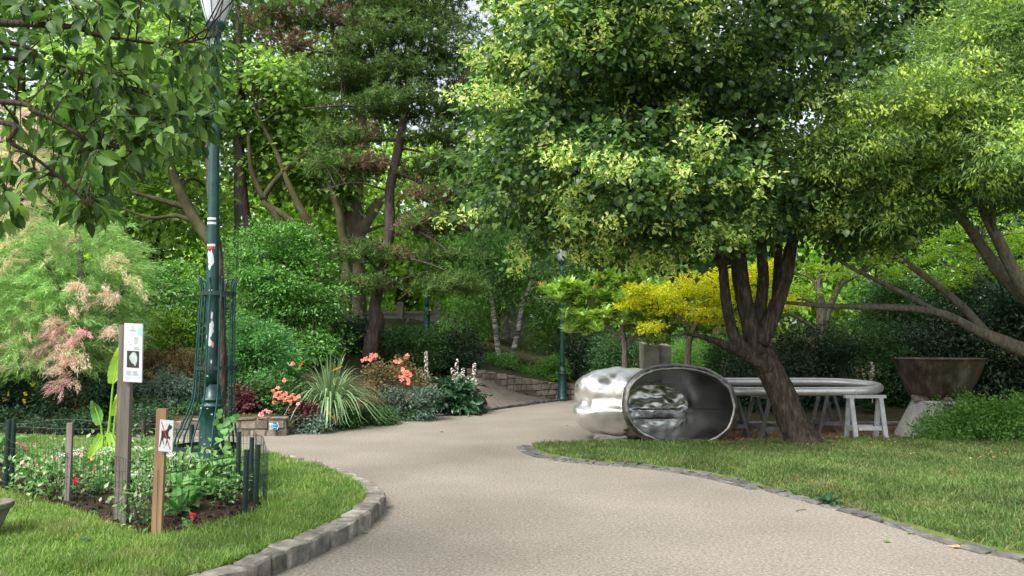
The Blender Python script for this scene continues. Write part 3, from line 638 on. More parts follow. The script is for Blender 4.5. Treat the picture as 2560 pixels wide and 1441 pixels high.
# ================================================================== CRUSHED STEEL SCULPTURE
sc = thing('steel_sculpture', (at(1640, 1108, 13.1).x, 13.1, 0), 'crushed steel tube sculpture with wide oval mouth lying beside the lawn', 'sculpture')
def sup(a, e): return np.sign(np.cos(a)) * np.abs(np.cos(a)) ** e, np.sign(np.sin(a)) * np.abs(np.sin(a)) ** e
K = 96; aa = np.arange(K) * 2 * math.pi / K; cx_, sx_ = sup(aa, .86)
tl = R(-7)                                        # the mouth is tipped a little
C0 = np.array(at(1702, 1017, 12.95)); C0[2] = .62; C1 = np.array(at(1640, 1018, 14.25))
def ring(C, ra, rb, dent=0, rot=R(-4)):
    u = np.array([math.cos(tl), -math.sin(tl) * .6, 0]); x = cx_ * ra; z = sx_ * rb
    x2 = x * math.cos(rot) - z * math.sin(rot); z2 = x * math.sin(rot) + z * math.cos(rot)
    return C + x2[:, None] * u + z2[:, None] * np.array([0, 0, 1.0])
def loft(rings, mat, name, smooth=True, par=sc, close=None):
    V = np.concatenate(rings); m_ = len(rings); i = np.arange(m_ - 1)[:, None] * K; j = np.arange(K)[None, :]; j2 = (j + 1) % K
    mb = MB(); mb.add(V, np.stack([i + j, i + j2, i + K + j2, i + K + j], -1).reshape(-1, 4)); return mb.build(name, mat, par, smooth)
RA, RB = .885, .60
ts = np.linspace(0, 1, 26)
def ntz(P, s, a): return np.array([mnoise.noise(Vector(p) * s) * a for p in P])
inner = []
for q in ts:
    ra = RA - .03 + (.555 - RA + .03) * q; rb = RB - .03 + (.375 - RB + .03) * q
    g = ring(C0 * (1 - q) + C1 * q, ra, rb); nzv = ntz(g, 1.3, .03 * min(1, q * 4)) + ntz(g, 5, .003); dirv = nrmz(g - (C0 * (1 - q) + C1 * q)); inner.append(g + dirv * nzv[:, None])
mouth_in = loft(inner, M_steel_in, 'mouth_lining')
outer = [ring(C0 * (1 - q) + C1 * q, RA + .012 + (.60 - RA) * q, RB + .012 + (.42 - RB) * q) for q in ts]
loft(outer, M_steel, 'outer_shell')
rim = []; M_rim = surf('dull_rim_steel', [(.12, .115, .105), (.26, .25, .235), (.50, .49, .47)], scale=7, rough=.42, metal=1, bump=.5, bscale=14, bdist=.02, rvar=.08, detail=8)
for ra, dy in ((-.034, 0), (-.03, -.022), (0, -.026), (.012, -.02), (.035, .0), (.07, .05), (.06, .12), (.008, .13)):
    g = ring(C0 + np.array([0, dy, 0]), RA + ra, RB + ra); nz2 = ntz(g, 6, .012) + ntz(g, 15, .006); rim.append(g + nrmz(g - C0) * nz2[:, None])
loft(rim, M_rim, 'rim', smooth=True)
mb = MB()                                          # crumpled inner plate
nr = 26; V = []
def crump(P, amp, s=4.0):
    out = []
    for p in P:
        v = Vector((p[0] * s, p[1] * s, p[2] * s)); dd, _ = mnoise.voronoi(v, distance_metric='DISTANCE'); out.append((dd[1] - dd[0]) * amp + mnoise.noise(v * .6) * amp * .8)
    return np.array(out)
for q in np.linspace(0, 1, nr):
    g = ring(C1 + np.array([0, -.0, 0]), .56 * q + 1e-4, .38 * q + 1e-4); cd_ = ntz(g, 3.2, .02) + ntz(g, 8, .016) + ntz(g * [1, 1, 2.2], 5, .012) * min(1, (1 - q) * 5)
    zrel = (g[:, 2] - C1[2]) / .38
    push = np.where((zrel < -.08) & (zrel > -.5), -.10, .0) * (1 - q)
    g = g + np.stack([np.zeros(K), cd_ - .05 + push, np.zeros(K)], -1); V.append(g)
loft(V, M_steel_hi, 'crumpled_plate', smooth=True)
mb = MB(); s0 = inner[0][0] + np.array([-.004, 0, .0]); tube(mb, [inner[k][0] * .995 + np.array(C0) * .005 for k in range(0, 26, 5)], [.005], k=4, n=3); mb.build('weld_seam', M_black, sc)
mb = MB(); g = ring(C1, .565, .385); g = np.vstack([g, g[:1]]) + [0, -.01, 0]; tube(mb, g[::4], [.008], k=4, n=2); mb.build('plate_edge', M_steel_in, sc)
# crumpled body on the left
BC = np.array(at(1566, 1016, 13.75)); BC[2] = .62
nu, nv = 150, 90
U = np.linspace(-math.pi, math.pi, nu, endpoint=False); Vv = np.linspace(-math.pi / 2, math.pi / 2, nv)
e1 = .72
def cpow(x, e): return np.sign(x) * np.abs(x) ** e
UU, VV = np.meshgrid(U, Vv)
# the axis of the can is y-ish/x-ish: length along x
X = cpow(np.sin(VV), .85) * .92; rad = cpow(np.cos(VV), .62)
Yv = rad * cpow(np.cos(UU), .9) * .55; Zv = rad * cpow(np.sin(UU), .9) * .595
Pp = np.stack([X, Yv, Zv], -1).reshape(-1, 3)
nrm = nrmz(Pp / np.array([.92, .55, .595]) ** 2)
up = np.clip((Pp[:, 2] + .10 + .03 * np.sin(Pp[:, 0] * 7)) / .025, 0, 1); fr = np.clip((-Pp[:, 1] + .25) / .3, 0, 1)
ph = np.array([abs(mnoise.noise(Vector(p) * 1.9)) * 1.5 + abs(mnoise.noise(Vector(p) * 4.5 + Vector((5, 1, 2)))) * .5 for p in Pp])
cz = crump(Pp + 3.3, 1.0, 2.6)
dis = -up * (.075 * np.clip(1 - np.abs(Pp[:, 2] - .10) / .40, 0, 1) * fr) + up * (ph * .045 + cz * .035 - .025)
# one deep fold by the left end
fold = np.exp(-(((Pp[:, 0] + .80) / .13) ** 2 + ((Pp[:, 2] - .02) / .13) ** 2)) * (Pp[:, 1] < .2); dis -= fold * .16
dis += np.where(up <= 0, ntz(Pp, 3, .006), 0)
Pp = Pp + nrm * dis[:, None]
rz = R(-8); ca, sa = math.cos(rz), math.sin(rz)
Pp = Pp @ np.array([[ca, sa, 0], [-sa, ca, 0], [0, 0, 1]]) + BC
q_ = np.clip((Pp[:, 1] - C0[1]) / (C1[1] - C0[1]), 0, 1.1)[:, None]; cen = C0 * (1 - q_) + C1 * q_
ra_ = (RA + .05 + (.60 - RA) * q_[:, 0]); rb_ = (RB + .05 + (.42 - RB) * q_[:, 0]); ex_ = (Pp[:, 0] - cen[:, 0]) / ra_; ez_ = (Pp[:, 2] - cen[:, 2]) / rb_
rr2 = np.sqrt(ex_ ** 2 + ez_ ** 2); ins = (rr2 < 1) & (Pp[:, 1] < C1[1] + .12); Pp[:, 0] = np.where(ins, cen[:, 0] - ra_ * np.sqrt(np.clip(1 - ez_ ** 2, 0, 1)), Pp[:, 0])
i = np.arange(nv - 1)[:, None] * nu; j = np.arange(nu)[None, :]; j2 = (j + 1) % nu
Fq = np.stack([i + j, i + j2, i + nu + j2, i + nu + j], -1).reshape(-1, 4)
M_body = surf('crumpled_steel', [(.80, .77, .73), (.90, .88, .86), (.95, .94, .93)], scale=5, rough=.44, metal=1, bump=.25, bscale=7, bdist=.02, rvar=.08, detail=9)
mb = MB(); mb.add(Pp, Fq); mb.build('crumpled_body', M_body, sc, smooth=True)
mb = MB()
for k in (-1, 1): mb = MB(); mb.add(np.array([(0, 0, 0), (.09, 0, .02), (.1, .02, .05), (.01, .01, .055)]) * np.array([-1, 1, k]) + np.array(at(1574, 977 if k > 0 else 1070, 13.05)), [[0, 1, 2, 3]]); mb.build('bent_tab', M_steel_hi, sc)
# rough stones it rests on
for px, d, s_ in ((1525, 13.25, (.52, .4, .10)), (1750, 13.1, (.6, .35, .07))):
    p = at(px, 1100, d); mb = MB(); block(mb, (p.x, d, s_[2] / 2 - .005), s_, .1, .03); o = mb.build('support_stone', M_kerb, None, origin=(p.x, d, 0))
    prop(o, 'flat stone wedged under the crumpled end of the steel sculpture' if px < 1600 else 'flat stone wedged under the oval mouth of the steel sculpture', 'stone')

# ================================================================== PIPE LOOP ON TRESTLES
lp = thing('pipe_loop', (5.2, 14.0, .8), 'pale metal pipe bent into a long flat loop lying across trestles', 'pipe')
xl, xr_ = 3.9, 6.15; yf, ybk = 13.5, 14.75; zf, zb = .822, .93
def lz(y): return zf + (zb - zf) * (y - yf) / (ybk - yf)
P = [(x, yf, zf) for x in np.linspace(xl, xr_ - .9, 7)]
for q in np.linspace(-math.pi / 2 * .8, math.pi / 2 * .8, 9): P.append((xr_ - .62 + math.cos(q) * .85 + .02, (yf + ybk) / 2 + math.sin(q) * .62, lz((yf + ybk) / 2 + math.sin(q) * .62)))
P += [(x, ybk, zb) for x in np.linspace(xr_ - .75, xl, 7)]
for q in np.linspace(math.pi / 2 * .8, math.pi * 1.5 - .3, 7)[1:]: P.append((xl - .1 + math.cos(q) * .6, (yf + ybk) / 2 + math.sin(q) * .62, lz((yf + ybk) / 2 + math.sin(q) * .62)))
P.append(P[0]); mb = MB(); tube(mb, P, [.072], k=20, n=5, cap=False); mb.build('pipe', M_alu, lp, smooth=True)
for q in (3.6, 5.25, 5.75):
    mb = MB(); tube(mb, [(q, yf, zf), (q + .022, yf, zf)], [.075], k=20, n=1); mb.build('weld_collar', M_alu, lp, smooth=True)
def trestle(loc, rz, mat, label, L_=.62, Hh=.735, sp=.44, w_=.07, d_=.035):
    t = thing('trestle', loc, label, 'trestle', 'trestles carrying the pipe'); c, s_ = math.cos(rz), math.sin(rz)
    def Wd(x, y, z): return (loc[0] + c * x - s_ * y, loc[1] + s_ * x + c * y, loc[2] + z)
    mb = MB(); beam(mb, Wd(-L_ / 2 - .03, 0, Hh - .025), Wd(L_ / 2 + .03, 0, Hh - .025), .10, .05); mb.build('top_beam', mat, t)
    for sx2 in (-1, 1):
        xx = sx2 * (L_ / 2 - .06)
        for sy in (-1, 1):
            mb = MB(); beam(mb, Wd(xx, sy * sp / 2, 0), Wd(xx, sy * .035, Hh - .052), d_ + .01, w_, up=(c, s_, 0)); mb.build('leg', mat, t)
        mb = MB(); beam(mb, Wd(xx + sx2 * .03, -sp * .36, .2), Wd(xx + sx2 * .03, sp * .36, .2), .02, .07, up=(0, 0, 1)); mb.build('crossbar', mat, t)
    for sy in (-1, 1):
        mb = MB(); beam(mb, Wd(-L_ / 2 + .12, sy * sp * .40, .2), Wd(L_ / 2 - .12, sy * sp * .40, .2), .02, .065); mb.build('stretcher', mat, t)
p = at(2167, 1104, 13.4); trestle((p.x, 13.42, .03), R(2), M_trestle_w, 'white painted trestle under the right end of the pipe', sp=.36)
p = at(1932, 1104, 13.2); trestle((p.x, 13.65, .02), R(96), M_trestle, 'grey trestle beside the leaning lime trunk', L_=.8)
p = at(2083, 1090, 14.2); trestle((p.x, 14.45, .03), R(83), M_trestle, 'dark grey trestle standing behind the white one', L_=.7, Hh=.82)
p = at(1857, 1090, 14.0); trestle((p.x - .12, 14.1, .02), R(80), M_trestle, 'grey trestle half hidden by the steel sculpture', L_=.8)

# ================================================================== BROWN METAL VAT ON CONCRETE BASE
p = at(2350, 1100, 13.9); vc = (p.x, 13.9, .04)
b_ = thing('concrete_base', vc, 'pale stained concrete cone supporting the brown metal vat', 'plinth')
mb = MB(); lathe(mb, [(0, -.05), (.72, -.05), (.705, .04), (.42, .60), (.40, .615), (0, .615)], vc, 48); mb.build('cone', surf('stained_concrete', [(.22, .21, .19), (.42, .41, .38), (.58, .57, .54)], scale=3, rough=.85, bump=.3, bscale=25, bdist=.01, stretch=(1, 1, .3)), b_, smooth=True)
for k, (ax, ay) in enumerate(((-.38, -.12), (-.05, -.36), (.33, -.15), (0, .3))):
    mb = MB(); block(mb, (vc[0] + ax, vc[1] + ay, vc[2] + .655), (.26 if k == 0 else .13, .15, .075), rng.uniform(-.3, .3), .01); mb.build('wooden_block', M_wood_grey, b_)
t = thing('metal_vat', (vc[0], vc[1], .73), 'wide brown cast metal vat resting on blocks above the concrete cone', 'vat')
mb = MB(); pr = [(0, .0), (.44, 0), (.47, .01), (.56, .22), (.655, .44), (.71, .60), (.735, .635), (.72, .645), (.695, .62), (.62, .42), (.5, .15), (0, .12)]
pr2 = [(np.interp(q, range(len(pr)), [a[0] for a in pr]), np.interp(q, range(len(pr)), [a[1] for a in pr])) for q in np.linspace(0, len(pr) - 1, 45)]
lathe(mb, pr2, (vc[0], vc[1], .73), 72); Vv = mb.V[0]
dd = np.array([mnoise.noise(Vector(v) * 2.3) * .045 + mnoise.noise(Vector(v) * 6) * .012 for v in Vv]); rr = np.hypot(Vv[:, 0] - vc[0], Vv[:, 1] - vc[1]); Vv[:, 0] += (Vv[:, 0] - vc[0]) * dd; Vv[:, 1] += (Vv[:, 1] - vc[1]) * dd
mb.build('bowl', M_rust, t, smooth=True)
# ================================================================== CONCRETE PEDESTAL
p = at(1638, 920, 20.5); zt = at(1638, 862, 20.5).z
t = thing('stone_pedestal', (p.x, 20.5, float(H(p.x, 20.5))), 'square grey concrete pedestal among shrubs behind the steel sculpture', 'pedestal')
mb = MB(); hw = 34 / F * 20.5; zb_ = float(H(p.x, 20.5)) - .1
Vp = [(p.x - hw, 20.1, zb_), (p.x + hw, 20.15, zb_), (p.x + hw, 20.8, zb_), (p.x - hw, 20.8, zb_), (p.x - hw, 20.1, zt - .0), (p.x + hw, 20.15, zt - .05), (p.x + hw, 20.8, zt + .03), (p.x - hw, 20.8, zt + .06)]
mb.add(Vp, [[0, 3, 2, 1], [4, 5, 6, 7], [0, 1, 5, 4], [1, 2, 6, 5], [2, 3, 7, 6], [3, 0, 4, 7]]); mb.build('block', M_conc, t)
mb = MB(); mb.add(boxv((p.x - hw * .45, 20.07, zt - .35), (hw * 1.0, .05, .62)), BF); mb.build('raised_panel', M_conc, t)

# ================================================================== STONE PLANTER at the left edge
p = at(-40, 1335, 5.95)
t = thing('stone_planter', (p.x, 5.95, zL), 'weathered brown planter with overhanging rim at the left edge of the lawn', 'planter')
zt = at(0, 1256, 5.95).z - zL
c = (p.x - .0, 5.95, zL); rr_ = at(26, 1256, 5.95).x - p.x
mb = MB(); lathe(mb, [(0, -.02), (rr_ * .35, -.02), (rr_ * .40, .02), (rr_ * .62, .12), (rr_ * .86, zt - .06), (rr_ * .88, zt - .045), (0, zt - .045)], c, 32); mb.build('bowl', M_wood_grey, t, smooth=False)
mb = MB(); lathe(mb, [(0, zt - .045), (rr_ * .96, zt - .045), (rr_, zt - .035), (rr_, zt - .008), (rr_ * .97, zt), (rr_ * .8, zt), (rr_ * .78, zt - .03), (0, zt - .03)], c, 32); mb.build('rim', M_wood_grey, t, smooth=False)
# ================================================================== FOLIAGE MATERIALS
G = leafmat
L_lime = G('lime_leaves', [(.023, .058, .017), (.042, .095, .022), (.08, .155, .03), (.17, .27, .05)], trans=.35, rough=.42, spec=.5)
L_limefl = G('lime_blossom', [(.34, .48, .09), (.54, .64, .14), (.72, .76, .24)], trans=.35, tint=.25)
L_plane = G('plane_leaves', [(.08, .16, .025), (.15, .26, .04), (.25, .39, .065), (.36, .50, .10)], trans=.5)
L_planed = G('deep_plane_leaves', [(.045, .10, .018), (.08, .165, .03), (.14, .25, .045)], trans=.42)
L_near = G('near_leaves', [(.026, .062, .014), (.05, .115, .02), (.095, .18, .03), (.17, .28, .05)], trans=.42, rough=.5, spec=.28, tint=.15, tscale=2)
L_pine = G('pine_needles', [(.035, .07, .022), (.07, .13, .03), (.13, .22, .045), (.15, .17, .06)], trans=.3, rough=.8, spec=.1, tint=.4, tscale=1.6)
L_pinebr = G('dry_needles', [(.10, .065, .04), (.16, .10, .06), (.21, .15, .08)], trans=.15, rough=.7)
L_tam = G('tamarisk_green', [(.16, .30, .07), (.26, .44, .11), (.40, .55, .20)], trans=.3, rough=.7)
L_tamp = G('tamarisk_pink', [(.50, .38, .30), (.64, .48, .39), (.70, .60, .46)], trans=.3, rough=.8)
L_tamp2 = G('tamarisk_rose', [(.60, .28, .32), (.70, .42, .44), (.74, .54, .52)], trans=.3, rough=.8)
L_bush = G('evergreen_leaves', [(.03, .09, .015), (.065, .18, .022), (.12, .29, .035), (.20, .40, .06)], trans=.3, rough=.4, spec=.5)
L_mound = G('mound_leaves', [(.05, .15, .03), (.09, .25, .05), (.16, .36, .08)], trans=.3, rough=.4, spec=.5)
L_dark = G('dark_hedge_leaves', [(.010, .028, .012), (.02, .05, .02), (.035, .085, .03)], trans=.2, rough=.4, spec=.5)
L_mid = G('mid_green_leaves', [(.025, .07, .018), (.05, .12, .025), (.085, .18, .04)], trans=.35)
L_fresh = G('fresh_green_leaves', [(.08, .19, .025), (.13, .28, .04), (.20, .37, .06)], trans=.45)
L_gold = G('golden_leaves', [(.28, .38, .025), (.48, .52, .035), (.68, .62, .06)], trans=.5)
L_limegr = G('lime_green_leaves', [(.14, .26, .02), (.24, .38, .03), (.36, .48, .05)], trans=.5)
L_right = G('narrow_leaves', [(.10, .18, .05), (.19, .30, .07), (.31, .42, .11)], trans=.35, rough=.5)
L_rightfl = G('keys_yellow_green', [(.30, .44, .04), (.46, .58, .07), (.58, .64, .12)], trans=.4)
L_mag = G('magnolia_leaves', [(.12, .24, .03), (.23, .38, .045), (.38, .50, .08)], trans=.3, rough=.32, spec=.6)
L_magor = G('orange_leaves', [(.45, .22, .04), (.5, .30, .06)], trans=.3)
L_brown = G('brown_foliage', [(.10, .06, .03), (.16, .11, .045), (.12, .14, .05)], trans=.25)
L_grey = G('greygreen_foliage', [(.05, .10, .065), (.09, .15, .10), (.13, .20, .13)], trans=.2)
L_red = G('dark_red_leaves', [(.05, .012, .02), (.10, .025, .03), (.17, .05, .045)], trans=.25)
L_phor = G('strap_leaves', [(.10, .18, .07), (.17, .27, .11), (.26, .35, .17)], trans=.2, rough=.4, spec=.5, tint=.1)
L_ac = G('acanthus_leaves', [(.015, .05, .02), (.03, .085, .03), (.055, .12, .045)], trans=.2, rough=.35, spec=.5)
L_birch = G('birch_leaves', [(.09, .19, .035), (.15, .29, .055), (.24, .38, .09)], trans=.45)
L_var = G('variegated_leaves', [(.09, .20, .04), (.17, .34, .07), (.07, .17, .03), (.14, .30, .06), (.50, .56, .34), (.12, .28, .06)], trans=.3, tint=.1, tscale=5)
L_bed = G('bed_leaves', [(.06, .17, .03), (.11, .26, .05), (.18, .36, .09)], trans=.35, tint=.1, tscale=4)
L_can = G('paddle_leaves', [(.24, .42, .04), (.32, .50, .05), (.40, .56, .07)], trans=.45, rough=.4, tint=.05)
P_coral = G('coral_petals', [(.75, .18, .12), (.80, .28, .19), (.82, .36, .27)], trans=.3, tint=.08)
P_pink = G('pink_petals', [(.70, .16, .20), (.75, .30, .32), (.8, .5, .48)], trans=.3, tint=.08)
P_red = G('red_petals', [(.65, .04, .06), (.75, .08, .10)], trans=.25, tint=.08)
P_white = G('white_petals', [(.68, .70, .62), (.78, .78, .74)], trans=.3, tint=.05)
P_yel = G('yellow_petals', [(.75, .55, .02), (.82, .62, .04)], trans=.3, tint=.05)
P_acan = G('acanthus_flowers', [(.60, .56, .52), (.70, .68, .62), (.22, .13, .15)], trans=.2, tint=.05)
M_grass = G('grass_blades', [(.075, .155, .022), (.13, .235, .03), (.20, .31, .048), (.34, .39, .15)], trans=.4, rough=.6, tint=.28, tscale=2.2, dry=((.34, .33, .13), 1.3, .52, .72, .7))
M_grassR = G('shade_tinted_grass_blades', [(.05, .105, .018), (.08, .15, .025), (.12, .19, .04), (.22, .21, .085)], trans=.35, rough=.6, tint=.35, tscale=1.4, dry=((.24, .17, .08), .8, .54, .7, .55))  # darker copy of the grass palette: shade put into the colour, plus withered patches
M_litter = G('fallen_leaf_mass', [(.13, .06, .03), (.24, .12, .055), (.34, .20, .09), (.42, .30, .16)], trans=.1, rough=.9, tint=.15, tscale=3)
B_lime = bark('lime_bark', (.014, .011, .009), (.05, .039, .031), (.12, .098, .078), sc=9, bump=1.0, bd=.05)
B_grey = bark('grey_bark', (.06, .05, .042), (.14, .122, .10), (.21, .19, .16), sc=7)
B_plane = surf('plane_bark', [(.05, .035, .025), (.10, .078, .055), (.18, .155, .115)], scale=3.2, rough=.9, bump=.6, bscale=10, bdist=.03, stretch=(1, 1, .5), spec=.15)
B_moss = surf('mossy_bark', [(.03, .028, .015), (.06, .058, .028), (.10, .10, .05)], scale=3, rough=.9, bump=.7, bscale=12, bdist=.03, stretch=(1, 1, .4), spec=.15)
B_pine = bark('pine_bark', (.03, .022, .02), (.075, .058, .052), (.13, .108, .098), sc=7, bd=.05)
B_birch = surf('birch_bark', [(.05, .045, .04), (.05, .045, .04), (.36, .34, .31), (.48, .46, .43)], scale=6, rough=.8, bump=.4, bscale=18, bdist=.01, stretch=(.6, .6, 2.2), spec=.2)
B_twig = bark('twig_bark', (.03, .022, .016), (.07, .055, .04), sc=20)

# ================================================================== GRASS
def grass(name, poly, excl, dens, hmin, hmax, zf, mat, wbl=.006):
    lo = poly.min(0); hi = poly.max(0); A = (hi[0] - lo[0]) * (hi[1] - lo[1]); n = int(A * dens)
    P = rng.uniform(lo[:2], hi[:2], (n, 2)); P = P[inpoly(P, poly)]
    for e in excl: P = P[~inpoly(P, e)]
    vis = (np.abs(P[:, 0]) < P[:, 1] * .70 + .6) & (P[:, 1] > 4.0) | (rng.uniform(size=len(P)) < .12); P = P[vis]
    keep = rng.uniform(size=len(P)) < np.clip(7.0 / P[:, 1], .25, 1) ** 1.2; P = P[keep]; n = len(P)
    tuft = .6 + .4 * np.sin(P[:, 0] * 5 + 2 * np.sin(P[:, 1] * 4)) * np.cos(P[:, 1] * 6 + np.sin(P[:, 0] * 3))
    h = rng.uniform(hmin, hmax, n) * (.6 + .6 * tuft) * np.where(rng.uniform(size=n) > .975, 1.8, 1.0)
    d = rng.normal(0, .42, (n, 3)); d[:, 2] = 1; d = nrmz(d); f = rdir(n); f[:, 2] *= .2
    pos = np.column_stack([P, zf(P[:, 0], P[:, 1])])
    mb = MB(); inst(mb, (np.array([[-.5, 0, 0], [.5, 0, 0], [.32, .55, .03], [-.32, .55, .03], [0, 1, .28]], float), np.array([[0, 1, 2], [0, 2, 3], [3, 2, 4]])), pos, d, f, h, wbl * (1 + P[:, 1] / 12))
    return prop(mb.build(name, mat), kind='stuff')
LITv = None
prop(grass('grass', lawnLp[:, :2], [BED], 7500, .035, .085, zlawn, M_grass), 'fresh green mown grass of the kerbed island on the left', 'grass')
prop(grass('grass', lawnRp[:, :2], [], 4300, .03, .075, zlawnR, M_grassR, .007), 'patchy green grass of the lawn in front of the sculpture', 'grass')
# dry stray tufts along the right kerb and grassy fringe over the left kerb
def litter(name, label, poly, n, zf, L, mat, yr=None):
    lo = poly.min(0); hi = poly.max(0); P = rng.uniform(lo, hi, (n * 2, 2)); P = P[inpoly(P, poly)][:n]; m = len(P)
    mb = MB(); d = rdir(m); d[:, 2] *= .3; nn = rng.normal(0, .35, (m, 3)); nn[:, 2] += 1
    inst(mb, DIA, np.column_stack([P, zf(P[:, 0], P[:, 1]) + rng.uniform(.004, .022, m)]), d, nn, rng.uniform(.6, 1.4, m) * L, rng.uniform(.6, 1.2, m) * L * .6)
    return prop(mb.build(name, mat), label, 'leaf litter', None, 'stuff')
litter('leaf_litter', 'brown dead leaves covering the earth under the trestles', LIT, 6500, lambda x, y: .03 + 0 * x, .05, M_litter)
litter('leaf_litter', 'scattered brown leaf bits on the grass around the lime trunk', np.array([(3.2, 11.4), (7.5, 10.2), (9.5, 11.5), (9.5, 13.3), (4.2, 12.9), (3.0, 12.6)]), 900, lambda x, y: zlawnR(x, y) + .02, .04, M_litter)
litter('leaf_litter', 'a few fallen leaves lying on the left lawn', lawnLp[:, :2], 260, lambda x, y: zlawn(x, y) + .035, .035, M_litter)
# soil clods
m_ = 2600; P = rng.uniform(BED.min(0), BED.max(0), (m_, 2)); P = P[inpoly(P, BED)]
mb = MB()
for p in P: 
    if p[1] < 8.2: block(mb, (p[0], p[1], zlawn(p[0], p[1]) + .045), (rng.uniform(.012, .04),) * 2 + (rng.uniform(.01, .03),), rng.uniform(0, 3), .12 * .03)
prop(mb.build('soil_crumbs', M_soil), 'dark crumbly soil clods in the fenced flower bed', 'soil', None, 'stuff')

# ================================================================== TREE AND SHRUB BUILDERS
def pb(x0, y0, x1, y1, d, rd, zmin=None):
    c = at((x0 + x1) / 2, (y0 + y1) / 2, d); k = d / F
    b = (c.x, d, c.z, abs(x1 - x0) / 2 * k, rd, abs(y1 - y0) / 2 * k); return b + ((zmin,) if zmin is not None else ())
def px_path(pts, d): return [at(p[0], p[1], (p[2] if len(p) > 2 else d)) for p in pts]
def limbs(name, paths, mat, parent, k=10, bump=.05, extra=None):
    mb = MB(); nodes = []; rad = []
    for P, r in paths:
        tube(mb, P, r, k=k, n=7, bump=bump); C = cr(P, 7); nodes.append(C); rad.append(np.interp(np.linspace(0, 1, len(C)), np.linspace(0, 1, len(r)), r))
    nodes = np.concatenate(nodes); rad = np.concatenate(rad)
    if extra is not None: connect(mb, nodes, rad, *extra)
    return mb.build(name, mat, parent, smooth=True), nodes, rad
def crown(parent, blobs, n, per, sr, L, W, mat, tpl=DIA, flat=.5, droop=.3, inner=.45, upn=.8, name='crown', p=2.0, lv=.4):
    vol = np.array([b[3] * b[4] * b[5] for b in blobs]) ** .75; sh = vol / vol.sum(); mb = MB(); C = []
    for b, s in zip(blobs, sh):
        P, O = sprays_in(b, max(3, int(n * s)), inner, p)
        foliage(mb, P, O, per, sr, L, W, tpl, flat, droop, upn, lv); C.append(P)
    return mb.build(name, mat, parent), np.concatenate(C)
def tree(name, label, base, paths, blobs, n, per, sr, L, W, mat, bmat, nconn=30, group=None, cat='tree', trunk='trunk', r0=.035, inner=.45, tpl=DIA, flat=.5, droop=.3, k=10, bump=.05, p=2.0, upn=.8):
    t = thing(name, base, label, cat, group)
    o, C = crown(t, blobs, n, per, sr, L, W, mat, tpl, flat, droop, inner, p=p, upn=upn)
    limbs(trunk, paths, bmat, t, k, bump, (C, nconn, r0)); return t, C
def shrub(name, label, box, per_n, L, W, mat, sr=.22, per=34, cat='shrub', group=None, inner=.35, p=2.6, flat=.55, droop=.15, extra=None, stems=7, tpl=DIA, upn=.8):
    blobs = box if isinstance(box, list) else [box]
    b0 = blobs[0]; zb = float(H(b0[0], b0[1])); t = thing(name, (b0[0], b0[1], zb), label, cat, group)
    bl = [b if len(b) > 6 else b + (float(H(b[0], b[1])) + .02,) for b in blobs]
    o, C = crown(t, bl, per_n, per, sr, L, W, mat, tpl, flat, droop, inner, name='foliage', p=p, upn=upn)
    mb = MB(); base = np.array([b0[0], b0[1], zb - .05])
    for q in C[rng.choice(len(C), min(stems, len(C)), replace=False)]:
        s_ = base + [rng.normal(0, b0[3] * .15), rng.normal(0, .05), 0]; tube(mb, [s_, s_ * .5 + q * .5 + [0, 0, .05], q], [.016, .01, .004], k=5, n=3, cap=False)
    mb.build('stems', B_twig, t); return t, C
def flowers(parent, P, mat, size, n_pet=9, name='flower'):
    """each flower head is a small whorl of petals"""
    for q in P:
        mb = MB(); a = rng.uniform(0, 6.28, n_pet); d = np.stack([np.cos(a), -.35 + 0 * a, np.sin(a)], -1) + rng.normal(0, .2, (n_pet, 3))
        nn = np.tile([0, -.8, .6], (n_pet, 1)) + rng.normal(0, .3, (n_pet, 3)); inst(mb, BIG, np.tile(q, (n_pet, 1)), d, nn, size * rng.uniform(.7, 1, n_pet), size * .8); mb.build(name, mat, parent)

# ------------------------------------------------------------------ THE LIME TREE
DL = 12.65
paths = [
 (px_path([(2012, 1122, 12.65), (1995, 1080, 12.65), (1968, 1020, 12.65), (1938, 950, 12.68), (1905, 890, 12.7), (1893, 850, 12.7)], DL), [.33, .235, .215, .205, .19, .15]),
 (px_path([(1925, 925, 12.6), (1880, 898, 12.55), (1830, 872, 12.4), (1775, 848, 12.2), (1712, 834, 12.0)], DL), [.12, .095, .07, .05, .022]),
 (px_path([(1905, 905, 12.65), (1858, 872, 12.55), (1828, 820, 12.5), (1814, 740, 12.45), (1806, 660, 12.4), (1790, 560, 12.2), (1740, 420, 11.8)], DL), [.13, .10, .085, .08, .07, .05, .02]),
 (px_path([(1895, 885), (1872, 800), (1852, 700), (1842, 600), (1836, 480), (1800, 300)], DL), [.16, .135, .13, .12, .10, .04]),
 (px_path([(1895, 870), (1900, 780), (1908, 700), (1905, 600), (1920, 450), (1900, 250)], 12.8), [.13, .10, .09, .08, .06, .03]),
 (px_path([(1900, 860), (1932, 790), (1962, 700), (1978, 620), (2010, 500), (2080, 350)], 12.6), [.14, .12, .11, .095, .07, .03]),
 (px_path([(1915, 840), (1938, 760), (1943, 690), (1948, 600), (1960, 450)], 13.1), [.10, .08, .07, .06, .03])]
blobs = [pb(1270, -350, 2190, 470, 12.2, 3.0), pb(1150, 200, 1520, 600, 11.6, 1.7), pb(1350, 330, 1850, 600, 11.3, 2.0), pb(1800, 380, 2260, 570, 12.4, 2.0), pb(1420, 470, 1780, 640, 11.9, 1.6), pb(1210, -150, 1700, 330, 11.4, 2.2), pb(2020, 450, 2290, 640, 13.0, 1.3), pb(1700, 500, 1960, 600, 11.6, 1.0), pb(2000, -400, 2500, 250, 13.5, 2.0)]
